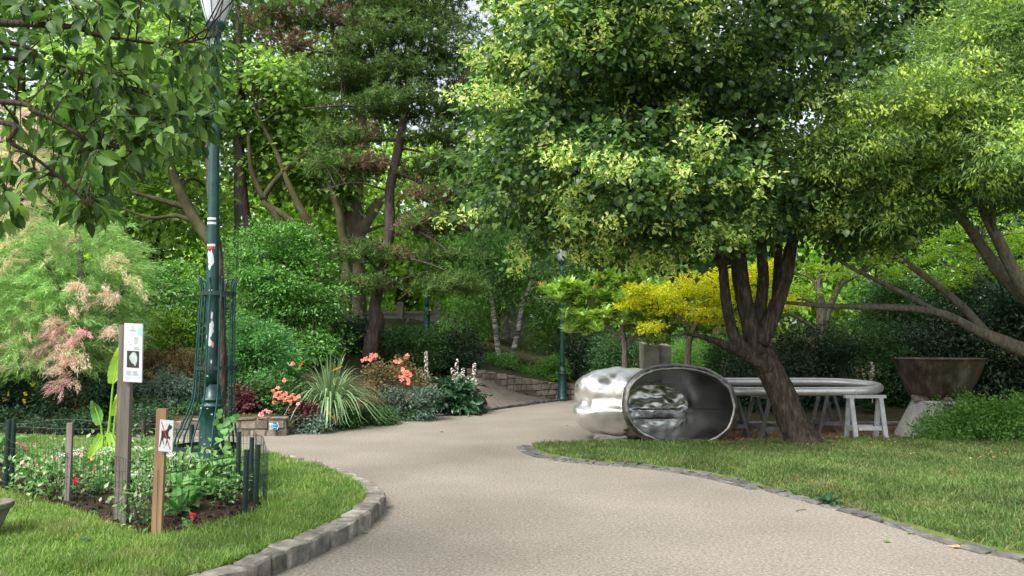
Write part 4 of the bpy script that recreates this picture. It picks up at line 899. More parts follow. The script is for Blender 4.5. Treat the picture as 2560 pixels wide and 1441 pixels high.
lime, C = tree('lime_tree', 'leaning multi-stemmed lime tree in yellow blossom beside the steel sculpture', tuple(gr(2005, 1118)), paths, blobs, 1900, 48, .40, .082, .074, L_lime, B_lime, nconn=90, tpl=HRT, flat=.45, droop=.35, inner=.35, k=14, bump=.07, r0=.05)
# blossom: hanging clusters with a pale bract each, on the outer sprays facing out
mb = MB(); rngc = rng.permutation(len(C)); cc = np.array([2.7, 12.2, 5.0])
cand = C[rngc]; o = cand - cc; near = cand[(o[:, 1] < 1.0)]; near = near[:470]
near = near + nrmz(near - cc) * .28; near = np.repeat(near, rng.integers(2, 7, len(near)), 0); near = near + rng.normal(0, 1, near.shape) * [.16, .14, .09]
for q in near:
    n_ = rng.integers(12, 28); off = rng.normal(0, .078, (n_, 3)) * [1, 1, .8]; d = np.stack([rng.normal(0, .7, n_), rng.normal(-.2, .5, n_), rng.uniform(-1.2, .3, n_)], -1)
    inst(mb, DIA, q + off, d, rdir(n_) + [0, -1, .3], rng.uniform(.055, .10, n_), rng.uniform(.026, .04, n_))
    k_ = 14; inst(mb, DIA, q + off[:1].repeat(k_, 0) + rng.normal(0, .04, (k_, 3)) - [0, 0, .04], rdir(k_), rdir(k_), .03, .03)
mb.build('blossom', L_limefl, lime)
mb = MB(); fr = near[::2]; foliage(mb, fr + [0, 0, .06], nrmz(fr - cc), 9, .2, .07, .06, HRT); mb.build('young_leaves', L_fresh, lime)

# ------------------------------------------------------------------ FEATHERY TREE at the upper right
DR = 12.6
paths = [(px_path([(2900, 1090, 13.4), (2760, 960, 13.4), (2640, 905, 13.4), (2540, 868, 13.3), (2450, 830, 13.3), (2340, 780, 13.3), (2200, 768, 13.3), (2080, 766, 13.4), (1965, 757, 13.5)], DR), [.24, .2, .15, .12, .085, .062, .055, .045, .03]),
 (px_path([(2480, 850, 13.4), (2400, 762, 13.4), (2310, 690, 13.3), (2240, 640, 13.2), (2190, 602, 13.1)], DR), [.08, .062, .052, .045, .025]),
 (px_path([(2350, 785, 13.35), (2270, 740, 13.2), (2200, 705, 13.1), (2120, 665, 13.0), (2060, 625, 12.9)], DR), [.05, .042, .036, .03, .018]),
 (px_path([(2700, 900, 12.9), (2600, 780, 12.8), (2500, 680, 12.7), (2450, 610, 12.6), (2400, 540, 12.4), (2300, 420, 12)], DR), [.15, .12, .10, .085, .07, .04]),
 (px_path([(2650, 820, 12.5), (2560, 720, 12.4), (2500, 610, 12.3), (2455, 520, 12.1), (2400, 380, 11.6)], DR), [.13, .10, .085, .065, .03]),
 (px_path([(2760, 960, 13.2), (2680, 700, 12.8), (2640, 450, 12), (2640, 200, 11), (2560, 50, 10.5)], DR), [.2, .16, .12, .08, .04]),
 (px_path([(2660, 500, 12), (2540, 420, 11.5), (2440, 380, 11), (2300, 340, 10.7)], DR), [.08, .06, .045, .02])]
bl_hi = [pb(2280, -60, 2720, 330, 10.6, 1.5), pb(2060, 180, 2480, 400, 10.6, 1.3), pb(1975, 310, 2260, 450, 10.8, .9), pb(2260, 260, 2620, 470, 10.4, 1.2), pb(2420, -200, 2900, 150, 10.4, 1.6), pb(2150, 380, 2290, 560, 10.9, .45)]
bl_lo = [pb(2250, 330, 2700, 540, 11.8, 1.3), pb(2380, 100, 2900, 500, 12.2, 1.6), pb(2120, 400, 2420, 560, 11.9, .9)]
p = at(2900, 1100, 13.4)
t = thing('narrow_leaved_tree', (p.x, 13.4, float(H(p.x, 13.4)) + .03), 'spreading tree with narrow leaves and yellow-green keys filling the upper right corner', 'tree')
o, C1_ = crown(t, bl_hi, 1000, 70, .34, .085, .024, L_right, flat=.35, droop=.12, inner=.3, upn=1.0)
o2, C2_ = crown(t, bl_lo, 560, 60, .38, .085, .024, L_mid, flat=.35, droop=.12, inner=.3, name='lower_crown')
limbs('trunk', paths, B_grey, t, 12, .05, (np.vstack([C1_, C2_]), 70, .04))
mb = MB(); q = C1_[C1_[:, 1] < 10.9]; q = q[rng.permutation(len(q))[:360]] + rng.normal(0, .1, (min(360, len(q)), 3)) + [0, -.12, -.02]
for c_ in q:
    n_ = 26; off = rng.normal(0, .075, (n_, 3)) * [1, 1, .6]; d = np.stack([rng.normal(0, .5, n_), rng.normal(-.2, .5, n_), np.full(n_, -.6)], -1); inst(mb, DIA, c_ + off, d, rdir(n_) + [0, -.6, .6], rng.uniform(.05, .085, n_), .032)
mb.build('keys', L_rightfl, t)

# ------------------------------------------------------------------ OVERHANGING NEAR TREE, trunk out of frame on the left
NT = (-4.6, 2.9, zL)
t = thing('overhanging_tree', NT, 'near tree with large pointed leaves hanging in from the upper left', 'tree')
trp = [(-4.6, 2.9, 0), (-4.5, 3.0, 1.2), (-4.3, 3.2, 2.3), (-4.0, 3.5, 3.2), (-3.4, 3.8, 4.0), (-2.6, 4.2, 4.6)]
def edge(x): return float(np.interp(x, [-200, 0, 60, 130, 200, 280, 330, 380, 430, 500, 560, 580, 620, 700, 790, 830], [640, 590, 560, 520, 600, 585, 500, 430, 440, 400, 260, 160, 60, 10, 80, -60]))
mbt = MB(); mbl = MB(); mbw = MB()
tube(mbt, trp, [.17, .15, .13, .11, .08, .05], k=14, n=6, bump=.05)
main = [([(-4.1, 3.4, 3.0), at(60, 60, 3.6), at(250, 90, 3.7), at(420, 110, 3.9), at(540, 90, 4.1)], [.03, .016, .01, .007, .004]),
        ([(-4.2, 3.3, 2.7), at(-60, 250, 3.5), at(90, 280, 3.5), at(220, 350, 3.6), at(330, 380, 3.8)], [.03, .014, .01, .007, .004]),
        ([(-4.3, 3.2, 2.4), at(-100, 300, 3.1), at(30, 360, 3.1), at(120, 420, 3.2), at(230, 520, 3.3)], [.03, .012, .009, .006, .004]),
        ([(-4.0, 3.5, 3.2), at(100, -80, 4.4), at(350, -40, 4.6), at(560, -30, 4.6), at(760, 0, 4.8)], [.03, .016, .01, .008, .004]),
        ([(-4.1, 3.4, 3.1), at(50, 150, 4.5), at(250, 200, 4.6), at(400, 240, 4.8), at(500, 300, 4.9)], [.03, .016, .01, .008, .004]),
        ([(-4.2, 3.3, 2.9), at(-50, 100, 3.9), at(100, 150, 4.0), at(240, 190, 4.1)], [.03, .012, .008, .005])]
nod = []
for P, r in main: tube(mbt, P, r, k=7, n=6); nod.append(cr(P, 8))
nod = np.concatenate(nod)
ends = []
while len(ends) < 430:
    x = rng.uniform(-250, 600) if rng.uniform() < .97 else rng.uniform(600, 800); e_ = edge(x); y = rng.uniform(-350, e_ - 30); 
    if rng.uniform() < .36: y = e_ - rng.uniform(20, 110)
    
    if 480 < x < 590 and y < 60: continue
    if -60 < x < 125 and 235 < y < 520 and rng.uniform() < .75: continue
    ends.append((x, y, rng.uniform(3.4, 5.6)))
ends += [(545, 170, 3.9), (548, 215, 3.9), (560, 130, 3.9), (500, 330, 4.2), (455, 400, 4.2), (760, 10, 4.2), (785, 15, 4.2), (230, 545, 3.4), (275, 540, 3.4), (10, 520, 3.0), (330, 400, 3.6), (190, 530, 3.4), (120, 480, 3.3), (590, -20, 4.2)]
for x, y, d in ends:
    e = np.array(at(x, y, d)); j = int(np.argmin(np.linalg.norm(nod - e, axis=1) + np.where(nod[:, 2] < e[2] - .1, .5, 0))); a = nod[j]; Lr = np.linalg.norm(e - a)
    if Lr > .8: a = e + (a - e) / Lr * .7
    mid = (a + e) / 2 + [0, 0, .08] + rng.normal(0, .03, 3); tube(mbt, [a, mid, e], [.005, .003, .0015], k=4, n=4, cap=False)
    C = cr([a, mid, e], 6); nl = rng.integers(8, 13); ti = rng.uniform(.25, 1, nl) * (len(C) - 1); pos = np.array([C[int(q)] for q in ti]); tn = nrmz(e - a)
    side = rng.choice([-1, 1], nl)[:, None] * np.cross(tn, [0, 0, 1])[None, :]
    dd = nrmz(side * .7 + tn * .5 + rng.normal(0, .25, (nl, 3)) + np.array([0, 0, -1.0]) * rng.uniform(-.1, 1.3, nl)[:, None])
    nn = rng.normal(0, .45, (nl, 3)) + [0, -.35, .8]; ll = rng.uniform(.055, .105, nl) * (d / 3.6) ** .3
    qx = 1280 + F * pos[:, 0] / pos[:, 1]; qz = (pos[:, 2] - .06 - CAMZ) / pos[:, 1]; ok = ~((qx > 455) & (qx < 625) & (qz > .375) & (qz < .52)); pos, dd, nn, ll = pos[ok], dd[ok], nn[ok], ll[ok]; nl = len(pos)
    inst(mbl, BIG, pos + dd * .015, dd, nn, ll, ll * rng.uniform(.46, .58, nl))
mbt.build('trunk', B_twig, t, smooth=True); mbl.build('foliage', L_near, t, smooth=True)

# ------------------------------------------------------------------ SLENDER STEM in the tree guard
gx = at(556, 1000, 8.45)
t = thing('slender_tree', (gx.x, 8.45, zL), 'thin young tree stem inside the guard just behind the lamp post', 'tree')
P = [(gx.x - .02, 8.42, zL)] + [at(*q, 8.45) for q in ((557, 980), (556, 860), (551, 720), (549, 640), (536, 560), (524, 470), (521, 340), (520, 200), (535, 60), (540, -80))]
bb = [pb(420, -420, 720, -20, 8.6, .9)]
o, C = crown(t, bb, 60, 36, .28, .09, .06, L_planed, inner=.3); limbs('trunk', [(P, [.05, .042, .04, .036, .034, .032, .03, .027, .024, .02, .014])], B_pine, t, 8, .08, (C, 20, .012))

# ------------------------------------------------------------------ TAMARISK
DT = 15.2
b_ = at(256, 1010, DT)
t = thing('tamarisk', (b_.x, DT, float(H(b_.x, DT))), 'feathery tamarisk with drooping pink plumes at the left edge', 'tree')
mb = MB(); ex = (float(b_.x), DT, float(H(b_.x, DT)) - .05)
for P in ([(258, 1000), (248, 940), (238, 880), (180, 780), (110, 650), (60, 520)], [(250, 950), (255, 860), (290, 760), (320, 680)], [(238, 880), (140, 800), (40, 760), (-60, 700)], [(240, 900), (210, 760), (200, 640), (190, 560)]):
    tube(mb, px_path(P, DT), [.085, .075, .06, .045, .03, .012][:len(P)], k=8, n=5, bump=.06)
tube(mb, [ex, at(258, 1000, DT)], [.1, .085], k=8, n=2)
mb.build('trunk', B_grey, t, smooth=True)
def plume(mb, c, dr, n, Ls, spread, w=.011, drp=.5, ln=(.08, .18)):
    """strands that leave a drooping axis"""
    c = np.asarray(c); u = rng.uniform(0, 1, n); ax = c + dr * (u * Ls)[:, None] - np.array([0, 0, 1.0]) * (drp * Ls * u ** 2)[:, None]
    tn = dr[None, :] - np.array([0, 0, 2 * drp])[None, :] * u[:, None]; d = nrmz(tn) + rng.normal(0, spread, (n, 3))
    inst(mb, NEE, ax + rng.normal(0, .03, (n, 3)), d, rdir(n), rng.uniform(*ln, n), w)
mg = MB(); tb = [pb(-260, 560, 310, 990, DT, 1.5), pb(-200, 470, 120, 800, DT, 1.0), pb(60, 560, 330, 860, DT - .2, 1.1), pb(-100, 760, 300, 950, DT - .6, 1.0)]
TC = []
for b, n_ in zip(tb, (760, 200, 420, 320)):
    P, O = sprays_in(b, n_, .35); TC.append(P)
    for q, o in zip(P, O): d_ = nrmz(o * [1, .8, .3] + [0, -.15, .45]); plume(mg, q, d_, 62, rng.uniform(.35, .6), .36)
mg.build('foliage', L_tam, t)
m1 = MB(); m2 = MB(); m3 = MB()
def pl_at(x, y, m, n, s, dd=0.0):
    q = np.array(at(x, y, DT - 1.25 + dd)); 
    for k in range(n if m is not m3 else int(n * 1.5)): d_ = nrmz(np.array([rng.normal(0, .6), -.4, rng.uniform(-.1, .5)])); plume(m, q + rng.normal(0, s * .42, 3) * [1, .6, 1], d_, 80, rng.uniform(.3, .5) * (.5 + s), .4, drp=.7, w=.011, ln=(.06, .13))
for x, y, n_, s in ((150, 800, 8, .30), (140, 860, 6, .25), (205, 720, 7, .22), (190, 900, 8, .28), (180, 940, 5, .25), (270, 740, 7, .22), (60, 860, 5, .3), (275, 830, 5, .15), (20, 900, 5, .3), (110, 900, 4, .2)): pl_at(x, y, m1, n_, s)
for x, y, n_, s in ((150, 835, 6, .16), (175, 860, 5, .14), (210, 830, 4, .12), (150, 965, 4, .1)): pl_at(x, y, m2, n_, s)
for x, y, n_, s in ((300, 650, 5, .3), (110, 570, 4, .3), (40, 640, 4, .3), (320, 700, 3, .2), (70, 790, 4, .3), (10, 700, 4, .3), (60, 340, 9, .35), (90, 310, 8, .3), (30, 420, 8, .35), (60, 480, 6, .3), (180, 600, 5, .3)): pl_at(x, y, m1 if y < 500 else m3, n_, s, .3)
mq = MB(); P, O = sprays_in(pb(-200, 230, 120, 620, DT, .9), 260, .3)
for q, o in zip(P, O): plume(m3 if rng.uniform() < .35 else m1, q, nrmz(o + [0, 0, .3]), 55, .45, .3)
m1.build('pink_plume', L_tamp, t); m2.build('rose_plume', L_tamp2, t); m3.build('straw_plume', G('tamarisk_straw', [(.50, .48, .26), (.60, .52, .34), (.44, .52, .22)], trans=.3, rough=.8), t)

# ------------------------------------------------------------------ PINE
DP = 21
def H1(px, d): q = at(px, 900, d); return float(H(q.x, d))
paths = [(px_path([(922, 905), (928, 860), (942, 800), (938, 760), (962, 650), (975, 560), (974, 480), (1000, 350), (1022, 200), (1042, 0), (1060, -250)], DP), [.22, .19, .20, .15, .145, .14, .13, .12, .09, .06, .02])]
for P, r in (([(962, 650), (1010, 650), (1080, 668), (1150, 700)], .05), ([(975, 560), (1060, 590), (1130, 640)], .045), ([(955, 690), (915, 640), (850, 620)], .045), ([(1000, 350), (900, 360), (800, 420)], .05), ([(990, 430), (1080, 470), (1180, 520)], .05),
             ([(1015, 260), (1110, 250), (1200, 270)], .05), ([(1020, 200), (900, 160), (760, 140), (640, 100)], .055), ([(1010, 300), (900, 280), (780, 300)], .045), ([(1035, 80), (1130, 60), (1220, 90)], .04), ([(1035, 60), (900, 20), (720, 30), (600, 0)], .045), ([(980, 480), (900, 470), (830, 500)], .03), ([(1000, 370), (1100, 390), (1190, 420)], .035)):
    q = px_path(P, DP); dy = rng.uniform(-1.3, 1.0)
    q = [Vector((v.x, v.y + dy * i_ / (len(q) - 1), v.z)) for i_, v in enumerate(q)]; paths.append((q, [r, r * .7, r * .35, r * .2][:len(q)]))
base = (at(922, 905, DP).x, DP, H1(922, DP))
t = thing('pine_tree', base, 'tall pine with kinked trunk and tufted branches rising above the rose bed', 'tree')
def needles(mb, blobs, n, tl=.13, per=22, nt=5, w=.012, sr=.22):
    vol = np.array([b[3] * b[4] * b[5] for b in blobs]) ** .75; C = []
    for b, s in zip(blobs, vol / vol.sum()):
        P, O = sprays_in(b, int(n * s), .3); P[:, 2] = np.round((P[:, 2] + .12 * np.abs(P[:, 0] - b[0])) / .8) * .8 - .12 * np.abs(P[:, 0] - b[0]) + rng.normal(0, .07, len(P)); C.append(P); P2_ = np.repeat(P, nt, 0) + rng.normal(0, 1, (len(P) * nt, 3)) * [sr, sr, sr * .35]
        idx = np.repeat(np.arange(len(P2_)), per); d = rng.normal(0, .75, (len(idx), 3)); d[:, 2] += .45; inst(mb, NEE, P2_[idx], d, rdir(len(idx)), rng.uniform(.7, 1.2, len(idx)) * tl, w)
    return np.concatenate(C)
mb = MB(); PB = [pb(800, -120, 1200, 60, DP, 2.0), pb(820, 40, 1240, 200, DP, 2.0), pb(880, 190, 1190, 330, DP, 1.7), pb(600, -40, 860, 90, DP, 1.2), pb(770, 130, 960, 270, DP, 1.3), pb(760, 330, 960, 440, DP, 1.2), pb(1020, 320, 1200, 470, DP, 1.3), pb(860, 590, 990, 730, DP - .6, .8), pb(1040, 640, 1210, 760, DP - .4, 1.1), pb(1010, 510, 1160, 660, DP, .9), pb(1080, 440, 1230, 560, DP, .9), pb(820, 600, 900, 680, DP, .5), pb(760, -380, 1300, -80, DP, 2.2)]
C = needles(mb, PB, 2500, tl=.18, w=.026, per=14, sr=.26); mb.build('crown', L_pine, t)
mb = MB(); needles(mb, [pb(620, 0, 900, 130, DP - .3, 1.0), pb(1100, 420, 1220, 600, DP - .2, .8), pb(840, 340, 1000, 460, DP, .9), pb(1000, 480, 1130, 600, DP - .2, .8), pb(900, 640, 1000, 720, DP - .5, .6)], 260, nt=4, tl=.17, w=.022); mb.build('dry_needles', L_pinebr, t)
limbs('trunk', paths, B_pine, t, 10, .09, (C, 130, .03))

# ------------------------------------------------------------------ PLANE TREES and slope trees
def slope_tree(label, px, d, paths, boxes, n, mat, bmat=B_moss, group='trees on the wooded slope', name='plane_tree', L=.20, per=30, sr=.75, nconn=26, inner=.4, flat=.5):
    q = at(px, 850, d); base = (q.x, d, float(H(q.x, d)))
    Pn = []
    for P, r in paths:
        v = px_path(P, d)
        if P is paths[0][0]: v = [Vector((v[0].x, d, base[2] - .1))] + [Vector(a) for a in v[1:]] if v[0].z < base[2] + 1 else [Vector((v[0].x, d, base[2] - .1))] + v
        Pn.append((v, [r[0]] + r if len(v) > len(P) else r))
    return tree(name, label, base, Pn, boxes, n, per, sr, L, L * .85, mat, bmat, nconn, group, inner=inner, flat=flat, r0=.05)
slope_tree('thick plane tree with pale lopped trunk behind the pine', 885, 27, [([(885, 840), (882, 720), (888, 620), (884, 540), (890, 440), (900, 250), (880, 50)], [.48, .42, .38, .34, .26, .2, .1]), ([(884, 560), (862, 510), (835, 450), (800, 330)], [.26, .2, .16, .08]), ([(886, 600), (925, 540), (950, 500)], [.24, .2, .17])],
           [pb(680, 40, 1020, 420, 28, 3.2), pb(760, -380, 1150, 80, 28, 3), pb(960, 380, 1120, 640, 29.5, 1.4)], 270, L_plane, B_plane)
slope_tree('mossy tree leaning hard to the left beyond the tamarisk', 540, 24, [([(560, 660), (515, 590), (470, 520), (430, 430), (400, 330), (380, 180)], [.22, .18, .16, .14, .11, .06]), ([(470, 520), (400, 500), (330, 480)], [.1, .08, .04]), ([(500, 560), (440, 540), (380, 545), (300, 520)], [.09, .07, .05, .03])],
           [pb(180, 20, 520, 420, 25, 2.8), pb(60, 200, 300, 520, 25, 2), pb(330, 430, 560, 600, 25.5, 1.0)], 330, L_plane)
slope_tree('brown straight trunked tree just right of the lamp post', 608, 26, [([(612, 600), (606, 540), (600, 440), (596, 320), (600, 150), (590, -50)], [.32, .26, .2, .16, .12, .06])],
           [pb(520, 60, 760, 420, 27, 2.4), pb(420, -300, 720, 120, 27, 3.0)], 240, L_planed, B_pine)
slope_tree('mossy tree whose stems fan out behind the big evergreen shrub', 745, 25, [([(800, 640), (785, 580), (750, 520), (722, 460), (690, 380), (640, 280)], [.15, .135, .12, .10, .07, .04]), ([(720, 640), (690, 540), (660, 500), (700, 440), (760, 390), (840, 330)], [.13, .11, .09, .09, .07, .04]), ([(780, 600), (735, 560), (690, 525), (650, 510)], [.13, .12, .1, .05]), ([(660, 500), (630, 430), (620, 340)], [.1, .08, .05])],
           [pb(560, 250, 860, 480, 27, 2.0), pb(620, 100, 800, 330, 26, 1.8)], 190, L_plane)
slope_tree('leaning forked tree between the plane tree and the fanned stems', 850, 25.5, [([(868, 640), (856, 590), (846, 520), (826, 470), (810, 380), (790, 260)], [.16, .14, .13, .11, .08, .04])], [pb(740, 300, 900, 520, 26.5, 1.4)], 90, L_plane)
L_suntint = G('sun_tinted_leaves', [(.14, .26, .03), (.26, .42, .05), (.40, .55, .09)], trans=.55)  # brighter leaf colour stands in for sunlight on the far trees
for lab, px, d, x0, y0, x1, y1, n_, m_ in (('bright leafy tree far behind the tamarisk at the left edge', 60, 29, -350, -250, 260, 640, 420, L_planed), ('tall green tree behind the left leaning trunk', 380, 32, 150, -150, 600, 600, 420, L_plane),
      ('sunlit tree far behind the mossy fanned stems', 700, 36, 480, 250, 960, 720, 330, L_suntint), ('sunlit tree filling the gap between plane tree and pine', 1000, 36, 860, 330, 1280, 800, 300, L_suntint),
      ('green tree right of the pine and left of the lime crown', 1230, 31, 1120, 60, 1380, 700, 260, L_planed), ('tall tree behind the left half of the lime crown', 1480, 31, 1250, -150, 1700, 560, 300, L_plane),
      ('tree behind the middle of the lime crown', 1800, 31, 1600, 0, 2050, 620, 260, L_planed), ('dark tree between the lime crown and narrow-leaved tree', 2200, 27, 1980, 80, 2480, 640, 320, L_mid), ('dark tree behind the limbs at the right edge', 2600, 25, 2380, 150, 2950, 800, 330, L_mid), ('green tree behind the golden leaves and pedestal', 1700, 33, 1450, 450, 2000, 860, 300, L_planed)):
    cy = 820; cxm = (x0 + x1) / 2
    slope_tree(lab, px, d, [([(px, cy), (px + 10, cy - 200), (px - 10, (y0 + y1) / 2), (px, (y0 + y1) / 2 - 200)], [.3, .26, .18, .08])], [pb(x0, y0, x1, y1, d, 2.6), pb(x0 + 60, y1 - 260, x1 - 60, y1 + 60, d - .5, 1.8)], n_, m_, B_moss, name='leafy_tree', L=.22 if d > 28 else .17, per=34, sr=.85)
# far wood: one dense mass behind them
mb = MB()
for x in np.arange(-52, 54, 3.2):
    y = 47 + rng.uniform(-3, 3); h = rng.uniform(8.5, 11.5); 
    for b in ((x, y, 4 + h / 2, 3.2, 2.0, h / 2), (x + 1.5, y - 2, 5.2, 2.6, 1.5, 2.9)):
        P, O = sprays_in(b, 52, .4); foliage(mb, P, O, 30, 1.1, .42, .36)
for k in range(16):                     # the wood also closes in on both sides
    for sx_ in (-1, 1):
        y = 8 + k * 2.5 + rng.uniform(-1, 1); x = sx_ * (26 + .55 * k + rng.uniform(-1.5, 1.5)); h = rng.uniform(7, 10)
        for b in ((x, y, 1.5 + h / 2, 2.0, 2.4, h / 2), (x - sx_ * 2.2, y, 2.0, 1.4, 2.0, 2.2)): P, O = sprays_in(b, 40, .4); foliage(mb, P, O, 30, 1.1, .42, .36)
prop(mb.build('far_wood', L_suntint), 'continuous far wood closing the view behind all nearer trees', 'wood', None, 'stuff')
# ------------------------------------------------------------------ BIRCHES
for lab, P, r, bx_, grp in (('left birch with pale leaning trunk on the walled terrace', [(1252, 925), (1246, 880), (1238, 820), (1232, 770), (1215, 680), (1200, 560)], [.10, .09, .08, .075, .05, .02], [pb(1130, 500, 1290, 740, 26, 1.2), pb(1180, 620, 1300, 770, 26.6, .8)], None),
                            ('right birch with pale trunk leaning right on the walled terrace', [(1278, 925), (1284, 880), (1294, 830), (1305, 770), (1330, 690), (1350, 560)], [.10, .09, .08, .07, .05, .02], [pb(1270, 470, 1480, 760, 26, 1.5), pb(1300, 640, 1420, 840, 26.6, .9), pb(1330, 560, 1560, 720, 27, 1.1)], None)):
    d = 25.6; v = px_path(P, d); v[0] = Vector((v[0].x, d, float(H(v[0].x, d)) - .05))
    tree('birch_tree', lab, (v[0].x, d, float(H(v[0].x, d))), [(v, r)], bx_, 200, 60, .5, .085, .06, L_birch, B_birch, nconn=30, flat=1.0, droop=.9, inner=.3, r0=.02)

# ------------------------------------------------------------------ MAGNOLIA (leaf whorls)
DM = 18.6
mg_base = (at(1560, 930, DM).x, DM, float(H(at(1560, 930, DM).x, DM)))
t = thing('magnolia', mg_base, 'magnolia with glossy upturned leaf whorls left of the golden maple', 'tree')
mb = MB(); C = []
for b, n_ in ((pb(1420, 690, 1720, 830, DM, 1.3), 190), (pb(1350, 700, 1480, 770, DM - .3, .6), 40), (pb(1480, 660, 1620, 760, DM, .9), 70), (pb(1560, 790, 1720, 870, DM, .9), 50), (pb(1400, 770, 1520, 850, DM, .6), 34), (pb(1680, 740, 1850, 850, DM, .8), 60)):
    P, O = sprays_in(b, n_, .2); C.append(P)
C = np.concatenate(C); idx = np.repeat(np.arange(len(C)), 13); a = rng.uniform(0, 6.28, len(idx)); el = rng.uniform(.1, 1.2, len(idx))
d = np.stack([np.cos(a) * np.cos(el), np.sin(a) * np.cos(el), np.sin(el)], -1); nn = np.stack([-np.cos(a) * .6, -np.sin(a) * .6, np.full(len(a), 1.0)], -1)
inst(mb, DIA, C[idx] + d * .03, d, nn, rng.uniform(.16, .25, len(idx)), .088); mb.build('crown', L_mag, t)
mb = MB()
for x, y in ((1352, 720), (1488, 722), (1500, 700), (1720, 770)):
    q = np.array(at(x, y, DM - .9)); n_ = 5; a = rng.uniform(0, 6.28, n_); inst(mb, DIA, np.tile(q, (n_, 1)), np.stack([np.cos(a) * .5, np.sin(a) * .5, np.ones(n_)], -1), rdir(n_), .16, .06)
mb.build('orange_leaves', L_magor, t)
v = [Vector((mg_base[0], DM, mg_base[2] - .05))] + px_path([(1562, 880), (1556, 820), (1550, 740)], DM)
limbs('trunk', [(v, [.08, .07, .055, .03]), (px_path([(1560, 850), (1500, 800), (1430, 760), (1370, 745)], DM), [.04, .03, .02, .01]), (px_path([(1560, 860), (1630, 820), (1700, 790)], DM), [.04, .03, .012])], B_grey, t, 8, .05, (C, 60, .018))

# ------------------------------------------------------------------ GOLDEN AND LIME-GREEN MAPLES (flat layers)
def layered(name, label, base_px, d, patches, mat, bmat, branches, n, grp=None, L=.075, ry=1.0):
    q = at(base_px, 900, d); zb = float(H(q.x, d)); t = thing(name, (q.x, d, zb), label, 'tree', grp)
    C = []; mb = MB()
    for (x0, y0, x1, y1) in patches:
        b = pb(x0, y0, x1, y1, d + rng.uniform(-.5, .5), ry * (x1 - x0) / 260 + .25); P, O = sprays_in(b, max(8, int(n * (x1 - x0) * (y1 - y0) / 20000)), .1); C.append(P); foliage(mb, P, O * [1, 1, .2], 46, .26, L, L * .55, flat=.22, droop=.12, upn=1.4)
    mb.build('crown', mat, t); C = np.concatenate(C)
    limbs('trunk', [([Vector((q.x, d, zb - .05))] + px_path(P, d) if i_ == 0 else px_path(P, d), r) for i_, (P, r) in enumerate(branches)], bmat, t, 9, .05, (C, 45, .02)); return t
layered('golden_maple', 'golden yellow leaved maple just left of the lime trunk', 1722, 17.4, [(1590, 720, 1700, 760), (1640, 685, 1800, 740), (1720, 690, 1860, 780), (1610, 750, 1760, 790), (1720, 770, 1850, 810), (1600, 800, 1670, 830), (1760, 660, 1880, 720), (1850, 690, 1900, 830), (1560, 700, 1650, 740), (1900, 730, 2000, 780), (1880, 640, 1960, 720), (1540, 740, 1620, 775)], L_gold, B_grey,
        [([(1720, 880), (1735, 820), (1760, 770), (1790, 720)], [.08, .07, .06, .045, .02]), ([(1735, 820), (1690, 790), (1630, 770)], [.035, .025, .012]), ([(1745, 800), (1810, 790), (1860, 760)], [.035, .025, .012])], 70)
layered('yellow_green_maple', 'small grey-trunked maple with yellow-green layers right of the lime trunk', 2055, 18.0, [(1890, 700, 2050, 745), (1960, 720, 2060, 760), (1990, 640, 2130, 700), (2060, 660, 2160, 700), (1880, 740, 1960, 780), (2100, 600, 2250, 660), (1850, 640, 1900, 700), (2210, 640, 2260, 700), (1930, 480, 2000, 560), (2040, 560, 2130, 620)], L_limegr, B_grey,
        [([(2056, 880), (2054, 800), (2050, 740), (2048, 690)], [.14, .125, .115, .09, .06]), ([(2058, 830), (2075, 770), (2100, 715), (2140, 690), (2190, 660)], [.09, .075, .06, .045, .02]), ([(2052, 770), (2010, 748), (1975, 752), (1950, 770)], [.04, .032, .024, .012]), ([(2052, 835), (2010, 805), (1975, 788), (1950, 796)], [.05, .04, .03, .015]), ([(2050, 740), (2030, 700), (1990, 680)], [.04, .03, .012])], 60)
layered('lime_green_maple', 'bright lime-green maple in flat layers behind the right-hand limbs', 2420, 17.5, [(2320, 590, 2560, 640), (2340, 650, 2620, 700), (2360, 700, 2520, 740), (2480, 560, 2680, 640), (2310, 690, 2420, 720), (2450, 500, 2560, 560), (2330, 560, 2430, 600), (2540, 690, 2680, 760), (2260, 640, 2340, 670)], L_limegr, B_grey,
        [([(2425, 850), (2430, 760), (2440, 680), (2450, 600)], [.08, .07, .06, .04, .02])], 62)

# ------------------------------------------------------------------ SHRUBS
L_hyp = G('hypericum_leaves', [(.02, .05, .025), (.035, .085, .035), (.06, .13, .05)], trans=.25)
hp, C = shrub('hypericum_hedge', 'dark low shrub mass with yellow flowers below the tamarisk', [pb(-260, 900, 150, 1085, 15.0, .7), pb(100, 925, 340, 1085, 14.9, .6)], 460, .07, .03, L_hyp, sr=.22, per=60)
shrub('ground_cover_plant', 'dark green ground cover spilling over the bank edge below the yellow-flowered hedge', [pb(-260, 1015, 130, 1092, 14.15, .3, -.01), pb(80, 1020, 460, 1090, 14.15, .3, -.01)], 200, .06, .03, L_hyp, sr=.14, per=40, cat='plant')
flowers(hp, [np.array(at(x, y, 14.5)) for x, y in ((12, 998), (20, 985), (62, 1003), (64, 984), (82, 962), (83, 904), (170, 965), (148, 980), (40, 1040), (128, 1010), (215, 1000), (300, 985), (310, 1045), (158, 1042))], P_yel, .055, 5)
shrub('euphorbia', 'brownish grey-green spurge clump right of the information sign', pb(335, 870, 500, 1010, 15.6, .6), 130, .09, .02, L_brown, sr=.16, per=50, cat='plant')
shrub('euphorbia', 'blue-grey spurge rosettes in front of the brownish clump', pb(370, 930, 500, 1030, 15.0, .4), 80, .09, .018, L_grey, sr=.14, per=50, cat='plant')
